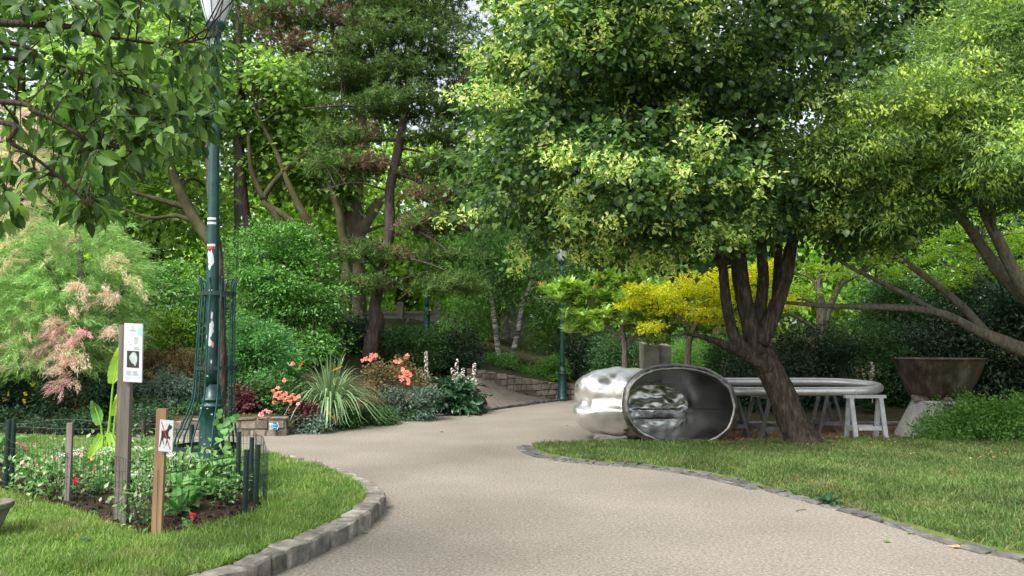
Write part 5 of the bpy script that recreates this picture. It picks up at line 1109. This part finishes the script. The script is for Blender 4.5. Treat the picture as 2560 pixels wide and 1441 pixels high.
shrub('dead_plant', 'rusty brown withered plant under the tamarisk trunk', pb(165, 960, 240, 1050, 14.6, .3), 34, .06, .025, L_brown, sr=.12, per=36, cat='plant')
shrub('ground_cover_plant', 'low green leafy cover between spurge and stone wall', pb(330, 1000, 620, 1065, 14.9, .5), 110, .06, .035, L_mid, sr=.16, per=40, cat='plant')
shrub('green_maple', 'green layered maple drooping left of the lamp and guard', [pb(350, 650, 530, 900, 18, 1.2), pb(400, 760, 520, 920, 17.4, .8)], 260, .08, .045, L_bush, sr=.3, per=50, flat=.2, droop=.35)
shrub('yellow_green_shrub', 'small yellow-green shrub peeping beneath the green maple', pb(380, 760, 480, 890, 16.7, .5), 60, .07, .04, L_limegr, sr=.22, per=24, inner=.3)
shrub('evergreen_shrub', 'large rounded bright evergreen shrub right of the tree guard', [pb(590, 600, 850, 900, 20.2, 1.3), pb(560, 560, 740, 740, 20, 1.0), pb(700, 700, 870, 800, 19.7, .9), pb(640, 560, 800, 660, 20.6, .9), pb(600, 740, 720, 830, 19.4, .7), pb(690, 820, 850, 900, 19.4, .8)], 400, .09, .045, L_bush, sr=.42, per=90, inner=.65, p=2.0, flat=.35)
shrub('green_mound_shrub', 'dense light green mound shrub behind the short stone wall', [pb(560, 820, 740, 1010, 16.8, 1.0), pb(580, 805, 700, 900, 17, .8)], 330, .10, .026, L_mound, sr=.2, per=56, inner=.6, tpl=DIA)
shrub('dark_red_plant', 'dark red leafy plant above the left part of the stone wall', pb(585, 965, 645, 1030, 15.0, .3), 46, .06, .045, L_red, sr=.12, per=30, cat='plant')
shrub('dark_red_plant', 'reddish brown plant at the right end of the stone wall', [pb(725, 1005, 790, 1060, 14.9, .25)], 46, .06, .045, L_red, sr=.12, per=30, cat='plant')
rb, C = shrub('rose_bush', 'coral rose bush above the right end of the stone wall', pb(630, 940, 750, 1050, 15.3, .5), 100, .06, .04, L_mid, sr=.15, per=36)
pts = [np.array(at(x, y, 14.75)) for x, y in ((682, 975), (690, 985), (700, 980), (706, 990), (715, 985), (722, 995), (730, 988), (738, 997), (712, 1000), (725, 1003), (748, 993), (700, 996), (695, 970), (688, 992), (732, 910), (710, 952), (686, 1006))]
flowers(rb, pts, P_coral, .055); flowers(rb, [np.array(at(x, y, 14.6)) for x, y in ((650, 1037), (658, 1032), (665, 1028), (672, 1030), (655, 1040), (745, 1010))], P_pink, .05)
r2, C = shrub('rose_bush', 'tall bronze-tinged rose bush with coral flowers between strap leaves and acanthus', [pb(905, 890, 1040, 1055, 18.1, .8), pb(960, 930, 1080, 1050, 18.6, .7)], 190, .07, .04, L_brown, sr=.2, per=34)
flowers(r2, [np.array(at(x, y, 17.2)) for x, y in ((1005, 950), (1012, 940), (1018, 930), (1008, 925), (1000, 905), (1018, 888), (990, 905), (1020, 948), (1022, 958), (1015, 936), (1003, 943), (1010, 931), (907, 902), (915, 897), (925, 900), (932, 892), (928, 888), (1021, 992), (1018, 998), (940, 889), (1026, 938))], P_coral, .065)
shrub('leafy_plant', 'grey-green leafy plant below the tall rose bush', pb(960, 960, 1090, 1060, 17.4, .5), 90, .08, .03, L_grey, sr=.18, per=38, cat='plant')
for lab, x0, y0, x1, y1, d, m_, n_ in (('low bluish green plant beside the wall end', 725, 1030, 830, 1088, 14.9, L_grey, 80), ('low light green plant under the strap leaves', 800, 1020, 900, 1078, 15.6, L_mid, 70), ('low green plant at the foot of the rose bush', 880, 1025, 990, 1068, 16.4, L_mid, 80), ('green edging plant left of the acanthus', 980, 1020, 1080, 1050, 17.6, L_mid, 60)):
    shrub('edging_plant', lab, pb(x0, y0, x1, y1, d, .4), n_, .055, .03, m_, sr=.14, per=40, cat='plant', group='edging plants along the bank kerb')
litter('leaf_litter', 'dry debris gathered along the foot of the right kerb', np.vstack([lawnR[:, :2] + [-.02, -.10], (lawnR[:, :2] + [-.12, -.30])[::-1]]), 900, lambda x, y: 0 * x, .022, M_litter)
litter('leaf_litter', 'dry debris gathered along the foot of the left kerb', np.vstack([lawnL[15:, :2] + [.2, -.12], (lawnL[15:, :2] + [.38, -.25])[::-1]]), 500, lambda x, y: 0 * x, .02, M_litter)
# strap-leaved clump
def strap(name, label, base, n, L_, w_, mat, spread=.9, drp=1.0):
    t = thing(name, base, label, 'plant'); mb = MB()
    for k in range(n):
        a = rng.uniform(0, 2 * math.pi); ln = L_ * rng.uniform(.6, 1.1); out = rng.uniform(.15, spread); c, s_ = math.cos(a), math.sin(a); m_ = 8; V = []
        for i_ in range(m_ + 1):
            u = i_ / m_; r = out * ln * (u ** 1.3) ; z = ln * (1.15 * u - drp * out * u ** 2.6 * 1.0); ww = w_ * (.5 + 1.2 * u) * (1 - u ** 3) / 1.1 + .002
            px3 = (base[0] + c * r + .05 * c, base[1] + s_ * r + .05 * s_, base[2] + max(z, .03)); V += [(px3[0] - s_ * ww, px3[1] + c * ww, px3[2] + .3 * ww), px3, (px3[0] + s_ * ww, px3[1] - c * ww, px3[2] + .3 * ww)]
        Fq = [[i_ * 3 + j_, i_ * 3 + j_ + 1, i_ * 3 + j_ + 4, i_ * 3 + j_ + 3] for i_ in range(m_) for j_ in (0, 1)]
        mb.add(V, np.array(Fq))
    mb.build('leaves', mat, t); return t
q = at(822, 1045, 15.7); st = strap('strap_leaf_plant', 'large arching clump of long strap leaves beside the rose bushes', (q.x, 15.7, float(H(q.x, 15.7))), 340, 1.38, .015, L_phor, 1.1, 1.2)
mb = MB()
for x, y, a in ((722 + 20, 926, .9), (828, 928, .4), (812, 1015, -1), (826, 1035, -.9)):
    s_ = np.array(at(x, y, 15.0)); inst(mb, DIA, s_[None], np.array([[math.cos(a), -.2, math.sin(a)]]), np.array([[0, -1, .3]]), .26, .045)
mb.build('orange_leaves', L_magor, st)
# acanthus
q = at(1115, 1030, 19.6); ac, C = shrub('acanthus', 'dark green acanthus clump with tall pale flower spikes at the path corner', [pb(1060, 955, 1185, 1040, 19.3, .7), pb(1100, 985, 1190, 1045, 18.9, .4)], 130, .20, .10, L_ac, sr=.28, per=16, cat='plant', tpl=BIG)
def spike(parent, P0, P1, mat, n=60, r=.042):
    P0 = np.array(P0); P1 = np.array(P1); mb = MB(); tube(mb, [P0, (P0 + P1) / 2 + rng.normal(0, .02, 3), P1], [.008, .006, .003], k=4, n=3)
    u = np.linspace(.35, 1, n); a = rng.uniform(0, 6.28, n); d = np.stack([np.cos(a), np.sin(a), np.full(n, -.3)], -1); inst(mb, BIG, P0 + (P1 - P0) * u[:, None], d, np.tile([0, 0, 1.0], (n, 1)), r * 1.5, r); mb.build('flower_spike', mat, parent)
for x0, y0, x1, y1 in ((1068, 960, 1064, 878), (1056, 985, 1053, 925), (1062, 990, 1060, 932), (1082, 1000, 1081, 950), (1140, 990, 1142, 897), (1136, 1000, 1132, 920), (1152, 1000, 1158, 920), (1150, 1010, 1147, 935), (1168, 1000, 1172, 940), (1176, 1010, 1182, 945), (1186, 1015, 1190, 945), (1124, 1000, 1121, 945), (1184, 950, 1186, 908), (1160, 1010, 1164, 950)):
    d_ = 19.2 if x0 > 1050 else 18; spike(ac, at(x0, y0, d_), at(x1, y1, d_), P_acan)
# second layer of shrubs
for nm, lab, bx_, n_, Ls, Ws, m_, sr_ in (
 ('leafy_shrub', 'dark bluish shrub at the foot of the plane tree', pb(830, 790, 960, 930, 22.5, 1.0), 150, .08, .04, L_dark, .3),
 ('leafy_shrub', 'dark green shrub right of the pine trunk', pb(950, 810, 1120, 930, 22.5, 1.1), 210, .08, .04, L_mid, .3),
 ('leafy_shrub', 'dark shaded shrub under the left birch', pb(1080, 830, 1205, 940, 23.5, .9), 180, .08, .04, L_dark, .3),
 ('leafy_shrub', 'fresh green shrub beside the left birch crown', pb(1110, 700, 1240, 860, 27.6, 1.0), 120, .09, .05, L_fresh, .35),
 ('leafy_shrub', 'light green shrub filling between both birches', pb(1330, 760, 1500, 900, 27, 1.2), 190, .09, .05, L_birch, .35),
 ('leafy_shrub', 'small rounded shrub left on top of the retaining wall', pb(1195, 885, 1300, 955, 24.6, .6), 120, .06, .03, L_bush, .22),
 ('leafy_shrub', 'trailing green plants right on top of the retaining wall', pb(1290, 910, 1410, 972, 25.0, .5), 110, .07, .03, L_fresh, .22),
 ('leafy_shrub', 'dark domed shrub right of the distant lamp', pb(1390, 825, 1520, 965, 25.6, 1.0), 230, .07, .035, L_dark, .3),
 ('leafy_shrub', 'upright green plant hugging the distant lamp', pb(1365, 885, 1410, 975, 24.7, .35), 60, .08, .045, L_fresh, .2),
 ('leafy_shrub', 'green shrub left of the concrete pedestal', pb(1480, 830, 1610, 950, 23.5, 1.0), 190, .08, .035, L_mid, .3),
 ('leafy_shrub', 'bright grassy shrub right of the concrete pedestal', pb(1670, 850, 1800, 960, 22.0, .9), 200, .10, .018, L_fresh, .25),
 ('leafy_shrub', 'pale cream-tinged shrub above the concrete pedestal', pb(1600, 790, 1720, 880, 24.5, .8), 110, .08, .045, L_var, .3),
 ('leafy_shrub', 'mid green shrub in front of the lime trunk fork', pb(1770, 830, 1900, 960, 19.8, 1.0), 190, .07, .035, L_mid, .28),
 ('leafy_shrub', 'dark brushy shrub under the plane trees', pb(700, 840, 860, 930, 21.5, .9), 120, .07, .035, L_dark, .28),
 ('hedge_shrub', 'dark hedge shrub right behind the lime trunk', pb(1790, 880, 2010, 1075, 16.9, .8), 300, .06, .032, L_dark, .24),
 ('hedge_shrub', 'dark green hedge shrub behind the small grey maple trunk', pb(1930, 810, 2120, 1065, 17.2, .9), 420, .06, .032, L_dark, .26),
 ('hedge_shrub', 'lighter topped hedge shrub behind the pipe end', pb(2070, 800, 2280, 1065, 17.3, .9), 420, .06, .032, L_mid, .26),
 ('hedge_shrub', 'dark hedge shrub directly behind the brown vat', pb(2210, 780, 2440, 1060, 17.0, .9), 420, .07, .035, L_dark, .28),
 ('hedge_shrub', 'tall very dark hedge shrub at the right edge', pb(2380, 690, 2640, 1070, 16.6, 1.1), 480, .09, .045, L_dark, .34),
 ('hedge_shrub', 'dark hedge shrub beyond the right edge limb', pb(2560, 640, 2860, 1080, 16.0, 1.2), 360, .09, .045, L_dark, .34),
 ('leafy_shrub', 'dark arching shrub above the hedge left of the lime-green maple', pb(2140, 690, 2380, 830, 19.5, 1.0), 240, .09, .045, L_mid, .32)):
    shrub(nm, lab, bx_, n_, Ls, Ws, m_, sr=sr_, per=44, group='hedge behind the trestles' if nm == 'hedge_shrub' else None)
fs, C = shrub('front_shrub', 'bright green twiggy shrub growing around the concrete cone', [pb(2400, 985, 2700, 1120, 13.1, .55), pb(2285, 1030, 2420, 1110, 13.0, .4), pb(2350, 985, 2500, 1110, 13.05, .4)], 380, .05, .028, L_fresh, sr=.16, per=40, inner=.25)
q = at(2180, 980, 15.9); t = thing('acanthus', (q.x, 15.9, float(H(q.x, 15.9))), 'single pale acanthus spike in front of the dark hedge left of the vat', 'plant')
spike(t, (q.x, 15.9, float(H(q.x, 15.9))), at(2180, 905, 15.9), P_acan, 60, .04)
n_ = 26; a = rng.uniform(0, 6.28, n_); mb = MB(); inst(mb, BIG, np.tile([q.x, 15.9, float(H(q.x, 15.9)) + .02], (n_, 1)), np.stack([np.cos(a), np.sin(a), rng.uniform(.3, 1.3, n_)], -1), np.tile([0, 0, 1.0], (n_, 1)), rng.uniform(.25, .4, n_), .14); mb.build('leaves', L_ac, t)

# ------------------------------------------------------------------ FLOWER BED PLANTS
def rosette(mb, c, n, L_, W__, el=(.2, 1.2), h=0.0, tpl=BIG):
    a = rng.uniform(0, 6.28, n); e = rng.uniform(*el, n); d = np.stack([np.cos(a) * np.cos(e), np.sin(a) * np.cos(e), np.sin(e)], -1)
    pos = np.array(c)[None] + np.stack([rng.normal(0, .02, n), rng.normal(0, .02, n), rng.uniform(0, h, n)], -1); inst(mb, tpl, pos, d, np.tile([0, 0, 1.0], (n, 1)) + rng.normal(0, .2, (n, 3)), L_ * rng.uniform(.6, 1.1, n), W__)
def proto(kind):
    t = thing('bed_plant', (0, 0, 0), 'x', 'plant'); mb = MB()
    if kind == 'var':
        n = 170; P = rng.normal(0, 1, (n, 3)) * [.11, .11, .10] + [0, 0, .20]; P[:, 2] = np.abs(P[:, 2]); inst(mb, DIA, P, rdir(n) + [0, 0, .3], rng.normal(0, .4, (n, 3)) + [0, -.2, 1], rng.uniform(.04, .075, n), .034); mb.build('foliage', L_var, t)
        mb = MB(); [tube(mb, [(0, 0, 0), (x * .5, y * .5, .14), (x, y, .28)], [.005, .003, .002], k=4, n=2) for x, y in rng.normal(0, .07, (7, 2))]; mb.build('stems', B_twig, t)
    elif kind == 'big':
        rosette(mb, (0, 0, .03), 17, .20, .12, (.15, 1.2), .16); mb.build('foliage', L_bed, t)
    elif kind == 'impatiens':
        n = 110; P = rng.normal(0, 1, (n, 3)) * [.10, .10, .05] + [0, 0, .13]; P[:, 2] = np.abs(P[:, 2]); inst(mb, DIA, P, rdir(n), rng.normal(0, .4, (n, 3)) + [0, 0, 1], rng.uniform(.04, .07, n), .034); mb.build('foliage', L_bed, t)
        for q in rng.normal(0, 1, (5, 3)) * [.08, .08, .02] + [0, -.03, .21]:
            mb = MB(); n = 6; a = np.arange(n) * 1.05; inst(mb, BIG, np.tile(q, (n, 1)), np.stack([np.cos(a), -.4 + 0 * a, np.sin(a)], -1), np.tile([0, -1, .3], (n, 1)), .026, .026); mb.build('flower', P_pink, t)
    elif kind == 'white':
        n = 60; P = rng.normal(0, 1, (n, 3)) * [.07, .07, .09] + [0, 0, .16]; P[:, 2] = np.abs(P[:, 2]); inst(mb, DIA, P, rdir(n) + [0, 0, .6], rng.normal(0, .4, (n, 3)) + [0, 0, 1], rng.uniform(.04, .08, n), .025); mb.build('foliage', L_bed, t)
        for q in rng.normal(0, 1, (4, 3)) * [.07, .07, .02] + [0, 0, .34]:
            mb = MB(); tube(mb, [(q[0] * .3, q[1] * .3, 0), tuple(q)], [.003, .002], k=3, n=2); n = 26; inst(mb, DIA, q + rng.normal(0, .02, (n, 3)) * [1, 1, .3], rdir(n), np.tile([0, 0, 1.0], (n, 1)), .018, .016); mb.build('flower', P_white, t)
    return t
labs = {'var': 'pale variegated leafy plant in the wire-fenced bed', 'big': 'broad-leaved green plant low in the wire-fenced bed', 'impatiens': 'pink-flowered bedding plant behind the wire fence', 'white': 'white-flowered bedding plant behind the wire fence'}
grp = {'var': 'variegated plants in the fenced bed', 'big': 'broad-leaved plants in the fenced bed', 'impatiens': 'pink flowers in the fenced bed', 'white': 'white flowers in the fenced bed'}
protos = {}
def put(kind, x, y, s=1.0):
    z = float(zlawn(x, y)) + .03
    if kind not in protos:
        t = protos[kind] = proto(kind); o = t
    else:
        t = protos[kind]; o = t.copy(); COL.objects.link(o)
        for ch in list(t.children): c = ch.copy(); COL.objects.link(c); c.parent = o
    o.location = (x, y, z); s *= rng.uniform(.7, 1.1); o.rotation_euler = (0, 0, rng.uniform(-3, 3)); o.scale = (s, s, s * rng.uniform(.75, 1.1)); o['label'] = labs[kind]; o['group'] = grp[kind]; o['category'] = 'plant'
def inbed(x, y, m=.12): return inpoly(np.array([[x, y]]), BED)[0] and np.min(np.hypot(BED[:, 0] - x, BED[:, 1] - y)) > m
for px, py, kd, s in ((330, 1205, 'var', 1.1), (350, 1290, 'var', .9), (370, 1180, 'var', 1.1), (300, 1150, 'var', 1.2), (260, 1160, 'big', .9), (225, 1175, 'impatiens', 1.1), (115, 1175, 'big', .8), (70, 1175, 'impatiens', 1), (210, 1135, 'white', 1.1), (245, 1215, 'var', .8), (270, 1130, 'white', 1.2),
                     (440, 1200, 'white', .9), (450, 1230, 'big', 1.1), (500, 1215, 'big', 1.2), (475, 1250, 'big', .9), (545, 1225, 'big', 1.15), (520, 1190, 'big', 1.3), (570, 1235, 'var', .9), (590, 1205, 'big', .9), (440, 1270, 'big', .8), (585, 1180, 'big', 1.2), (480, 1180, 'big', 1.2), (120, 1130, 'impatiens', 1.1), (55, 1140, 'impatiens', 1.1), (175, 1160, 'impatiens', 1.1), (310, 1180, 'impatiens', 1.1), (230, 1150, 'impatiens', 1.1), (20, 1160, 'impatiens', 1.1),
                     (400, 1170, 'var', 1.1), (420, 1140, 'var', 1.2), (380, 1130, 'var', 1.2), (340, 1120, 'big', 1.3), (300, 1120, 'big', 1.2), (250, 1110, 'white', 1.2), (190, 1120, 'white', 1.2), (150, 1120, 'var', 1.2), (90, 1120, 'white', 1.2), (-20, 1120, 'var', 1.2), (30, 1120, 'impatiens', 1.2), (440, 1110, 'var', 1.2), (330, 1160, 'white', 1.1), (385, 1215, 'var', .9), (360, 1150, 'var', 1.2), (460, 1150, 'var', 1.2), (550, 1160, 'var', 1.2), (280, 1190, 'var', 1.0), (160, 1140, 'var', 1.1)):
    g = gr(px, py + 22, zL + .05)
    if inpoly(np.array([[g.x, g.y]]), BED)[0]: put(kd, g.x, g.y, s)
k_ = 0
while k_ < 26:
    x, y = rng.uniform(-8, -2.6), rng.uniform(7.0, 9.7)
    if inbed(x, y, .05): put(['var', 'white', 'impatiens', 'big'][k_ % 4], x, y, 1.15); k_ += 1
# single red blooms
for px, py, d, lab in ((481, 1290, 6.35, 'single bright red-pink bloom low beside the no dogs stake'), (190, 1202, 7.3, 'red bloom near the short grey stake')):
    p = at(px, py, d); t = thing('red_flower', (p.x, d, zL + .03), lab, 'flower'); mb = MB(); tube(mb, [(p.x, d, zL + .02), (p.x, d, p.z)], [.003, .002], k=4, n=2)
    rosette(mb, (p.x, d, zL + .03), 6, .10, .035, (.3, .9)); mb.build('stem', L_bed, t); flowers(t, [np.array(p)], P_red, .04, 8)
# tall paddle-leaved plant behind the information sign
DB = 8.6
q = at(262, 1100, DB); t = thing('paddle_leaf_plant', (q.x, DB, zL + .03), 'tall yellow-green paddle-leaved plant behind the information sign', 'plant')
def paddle(tip, basep, wmax, mat, stalk_from, name='leaf', side=(0, -1, .2)):
    b = np.array(basep); tp = np.array(tip); ax = tp - b; Ln = np.linalg.norm(ax); ax /= Ln; x = nrmz(np.cross(ax, side)); n = np.cross(x, ax); mb = MB(); V = []; m_ = 14
    for i_ in range(m_ + 1):
        u = i_ / m_; ww = wmax * math.sin(math.pi * min(1, u * .93 + .07)) ** .7 * (1 - .25 * u); c = b + ax * Ln * u - n * .04 * math.sin(u * 3)
        for j_ in range(-3, 4): V.append(c + x * ww * j_ / 3 + n * (abs(j_) / 3 * .05 + .008 * math.sin(i_ * 2.4) * abs(j_) / 3))
    i = np.arange(m_)[:, None] * 7; j = np.arange(6)[None, :]; mb.add(V, np.stack([i + j, i + j + 1, i + 8 + j, i + 7 + j], -1).reshape(-1, 4)); mb.build(name, mat, t, smooth=True)
    mb = MB(); tube(mb, [stalk_from, (np.array(stalk_from) * .45 + b * .55) + [.01, 0, 0], b, b + ax * Ln * .8], [.016, .012, .009, .003], k=6, n=4); mb.build('stalk', L_can, t, smooth=True)
g0 = (q.x - .02, DB, zL)
paddle(at(302, 868, DB), at(283, 960, DB - .02), .085, L_can, g0); paddle(at(297, 985, DB), at(288, 1040, DB), .05, L_can, (q.x + .03, DB, zL)); paddle(at(232, 1002, DB), at(252, 1062, DB), .07, L_var, (q.x, DB - .03, zL))
paddle(at(222, 1150, DB - .3), at(255, 1090, DB - .1), .06, L_can, g0); paddle(at(300, 1140, DB - .3), at(275, 1085, DB - .1), .06, L_can, g0)
# climber on the lamp foot
vb = at(560, 1200, 7.95); t = thing('climber', (vb.x, 7.95, zL + .03), 'twining vine with heart-shaped leaves climbing the tree guard', 'plant')
VP = [at(*q, 7.95) for q in ((560, 1195), (556, 1150), (566, 1110), (560, 1070), (566, 1040), (562, 1010))]; mb = MB(); tube(mb, VP, [.004, .003], k=4, n=5); mb.build('stem', B_twig, t)
C = cr(VP, 6); n_ = 34; pos = C[rng.integers(0, len(C), n_)] + rng.normal(0, .05, (n_, 3)) * [1, .4, .5]; pos[:, 2] -= rng.uniform(0, .1, n_); mb = MB(); dd = rng.normal(0, .5, (n_, 3)) + [0, -.3, -.8]
inst(mb, HRT, pos, dd, np.tile([0, -1, .4], (n_, 1)), rng.uniform(.05, .10, n_), rng.uniform(.05, .09, n_)); mb.build('leaves', L_bed, t)

# ------------------------------------------------------------------ SMALL THINGS ON THE GROUND
def dead_leaf(px, py, s, mat, lab, name='fallen_leaf', rz=0.3):
    g = gr(px, py); t = MB(); a = np.linspace(0, 2 * math.pi, 11)[:-1]; rr = s * (.6 + .4 * np.abs(np.cos(a * 2.5))); V = [(g.x, g.y, .012)] + [(g.x + math.cos(q + rz) * r, g.y + math.sin(q + rz) * r * .8, .006 + .012 * abs(math.sin(q * 2))) for q, r in zip(a, rr)]
    t.add(V, [[0, k + 1, (k + 1) % 10 + 1] for k in range(10)]); o = t.build(name, mat, origin=(g.x, g.y, 0)); o.data.polygons.foreach_set('use_smooth', [False] * 10); md = o.modifiers.new('thickness', 'SOLIDIFY'); md.thickness = .0015; prop(o, lab, 'leaf'); return o
M_orange = plain('orange_dead_leaf', (.52, .27, .13), .8, var=.25); M_twig = plain('dark_twig', (.06, .045, .03), .9); M_gl = plain('green_fallen_leaf', (.12, .2, .03), .6, var=.3)
dead_leaf(2393, 1370, .07, M_orange, 'orange brown dead leaf on the path near the right lawn')
dead_leaf(2275, 1336, .03, M_gl, 'small green fallen leaf on the path above the orange one'); dead_leaf(2218, 1357, .032, M_gl, 'small green fallen leaf on the path left of the orange one'); dead_leaf(1104, 1081, .035, M_twig, 'dark dead leaf on the far stretch of path'); dead_leaf(1418, 1145 - 80, .03, M_twig, 'small dark leaf on the path left of the sculpture'); dead_leaf(912, 1335, .03, M_gl, 'yellow-green leaf at the foot of the left kerb tip')
g1, g2 = gr(1990, 1280), gr(2015, 1277); mb = MB(); tube(mb, [(g1.x, g1.y, .008), ((g1.x + g2.x) / 2, g1.y + .03, .014), (g2.x, g2.y, .008)], [.004, .003], k=5, n=3); prop(mb.build('twig', M_twig, origin=tuple(g1)), 'small dark twig lying on the path by the right kerb', 'twig')
g = gr(2075, 1262); t = thing('weed', (g.x, g.y, 0), 'dark green weed clump lying over the right kerb', 'plant'); mb = MB(); rosette(mb, (g.x, g.y, .02), 22, .15, .05, (.05, .7)); mb.build('leaves', L_ac, t)
g = gr(218, 1370, zL); t = thing('weed', (g.x, g.y, zL), 'single dark weed leaf clump in the left lawn', 'plant'); mb = MB(); rosette(mb, (g.x, g.y, zL + .04), 7, .06, .045, (.1, .8)); mb.build('leaves', L_ac, t)
# grit: pebbles on the path
mb = MB(); n_ = 900; P = np.stack([rng.uniform(-4, 6, n_), rng.uniform(4.4, 12, n_)], -1); P = P[~inpoly(P, lawnLp[:, :2]) & ~inpoly(P, lawnRp[:, :2])]
m_ = len(P); d = rdir(m_); d[:, 2] *= .2; inst(mb, DIA, np.column_stack([P, np.full(m_, .004)]), d, np.tile([0, 0, 1.0], (m_, 1)) + rng.normal(0, .3, (m_, 3)), rng.uniform(.006, .016, m_), rng.uniform(.005, .01, m_)); prop(mb.build('path_debris', M_litter), 'tiny bits of leaf debris scattered over the path', 'debris', None, 'stuff')
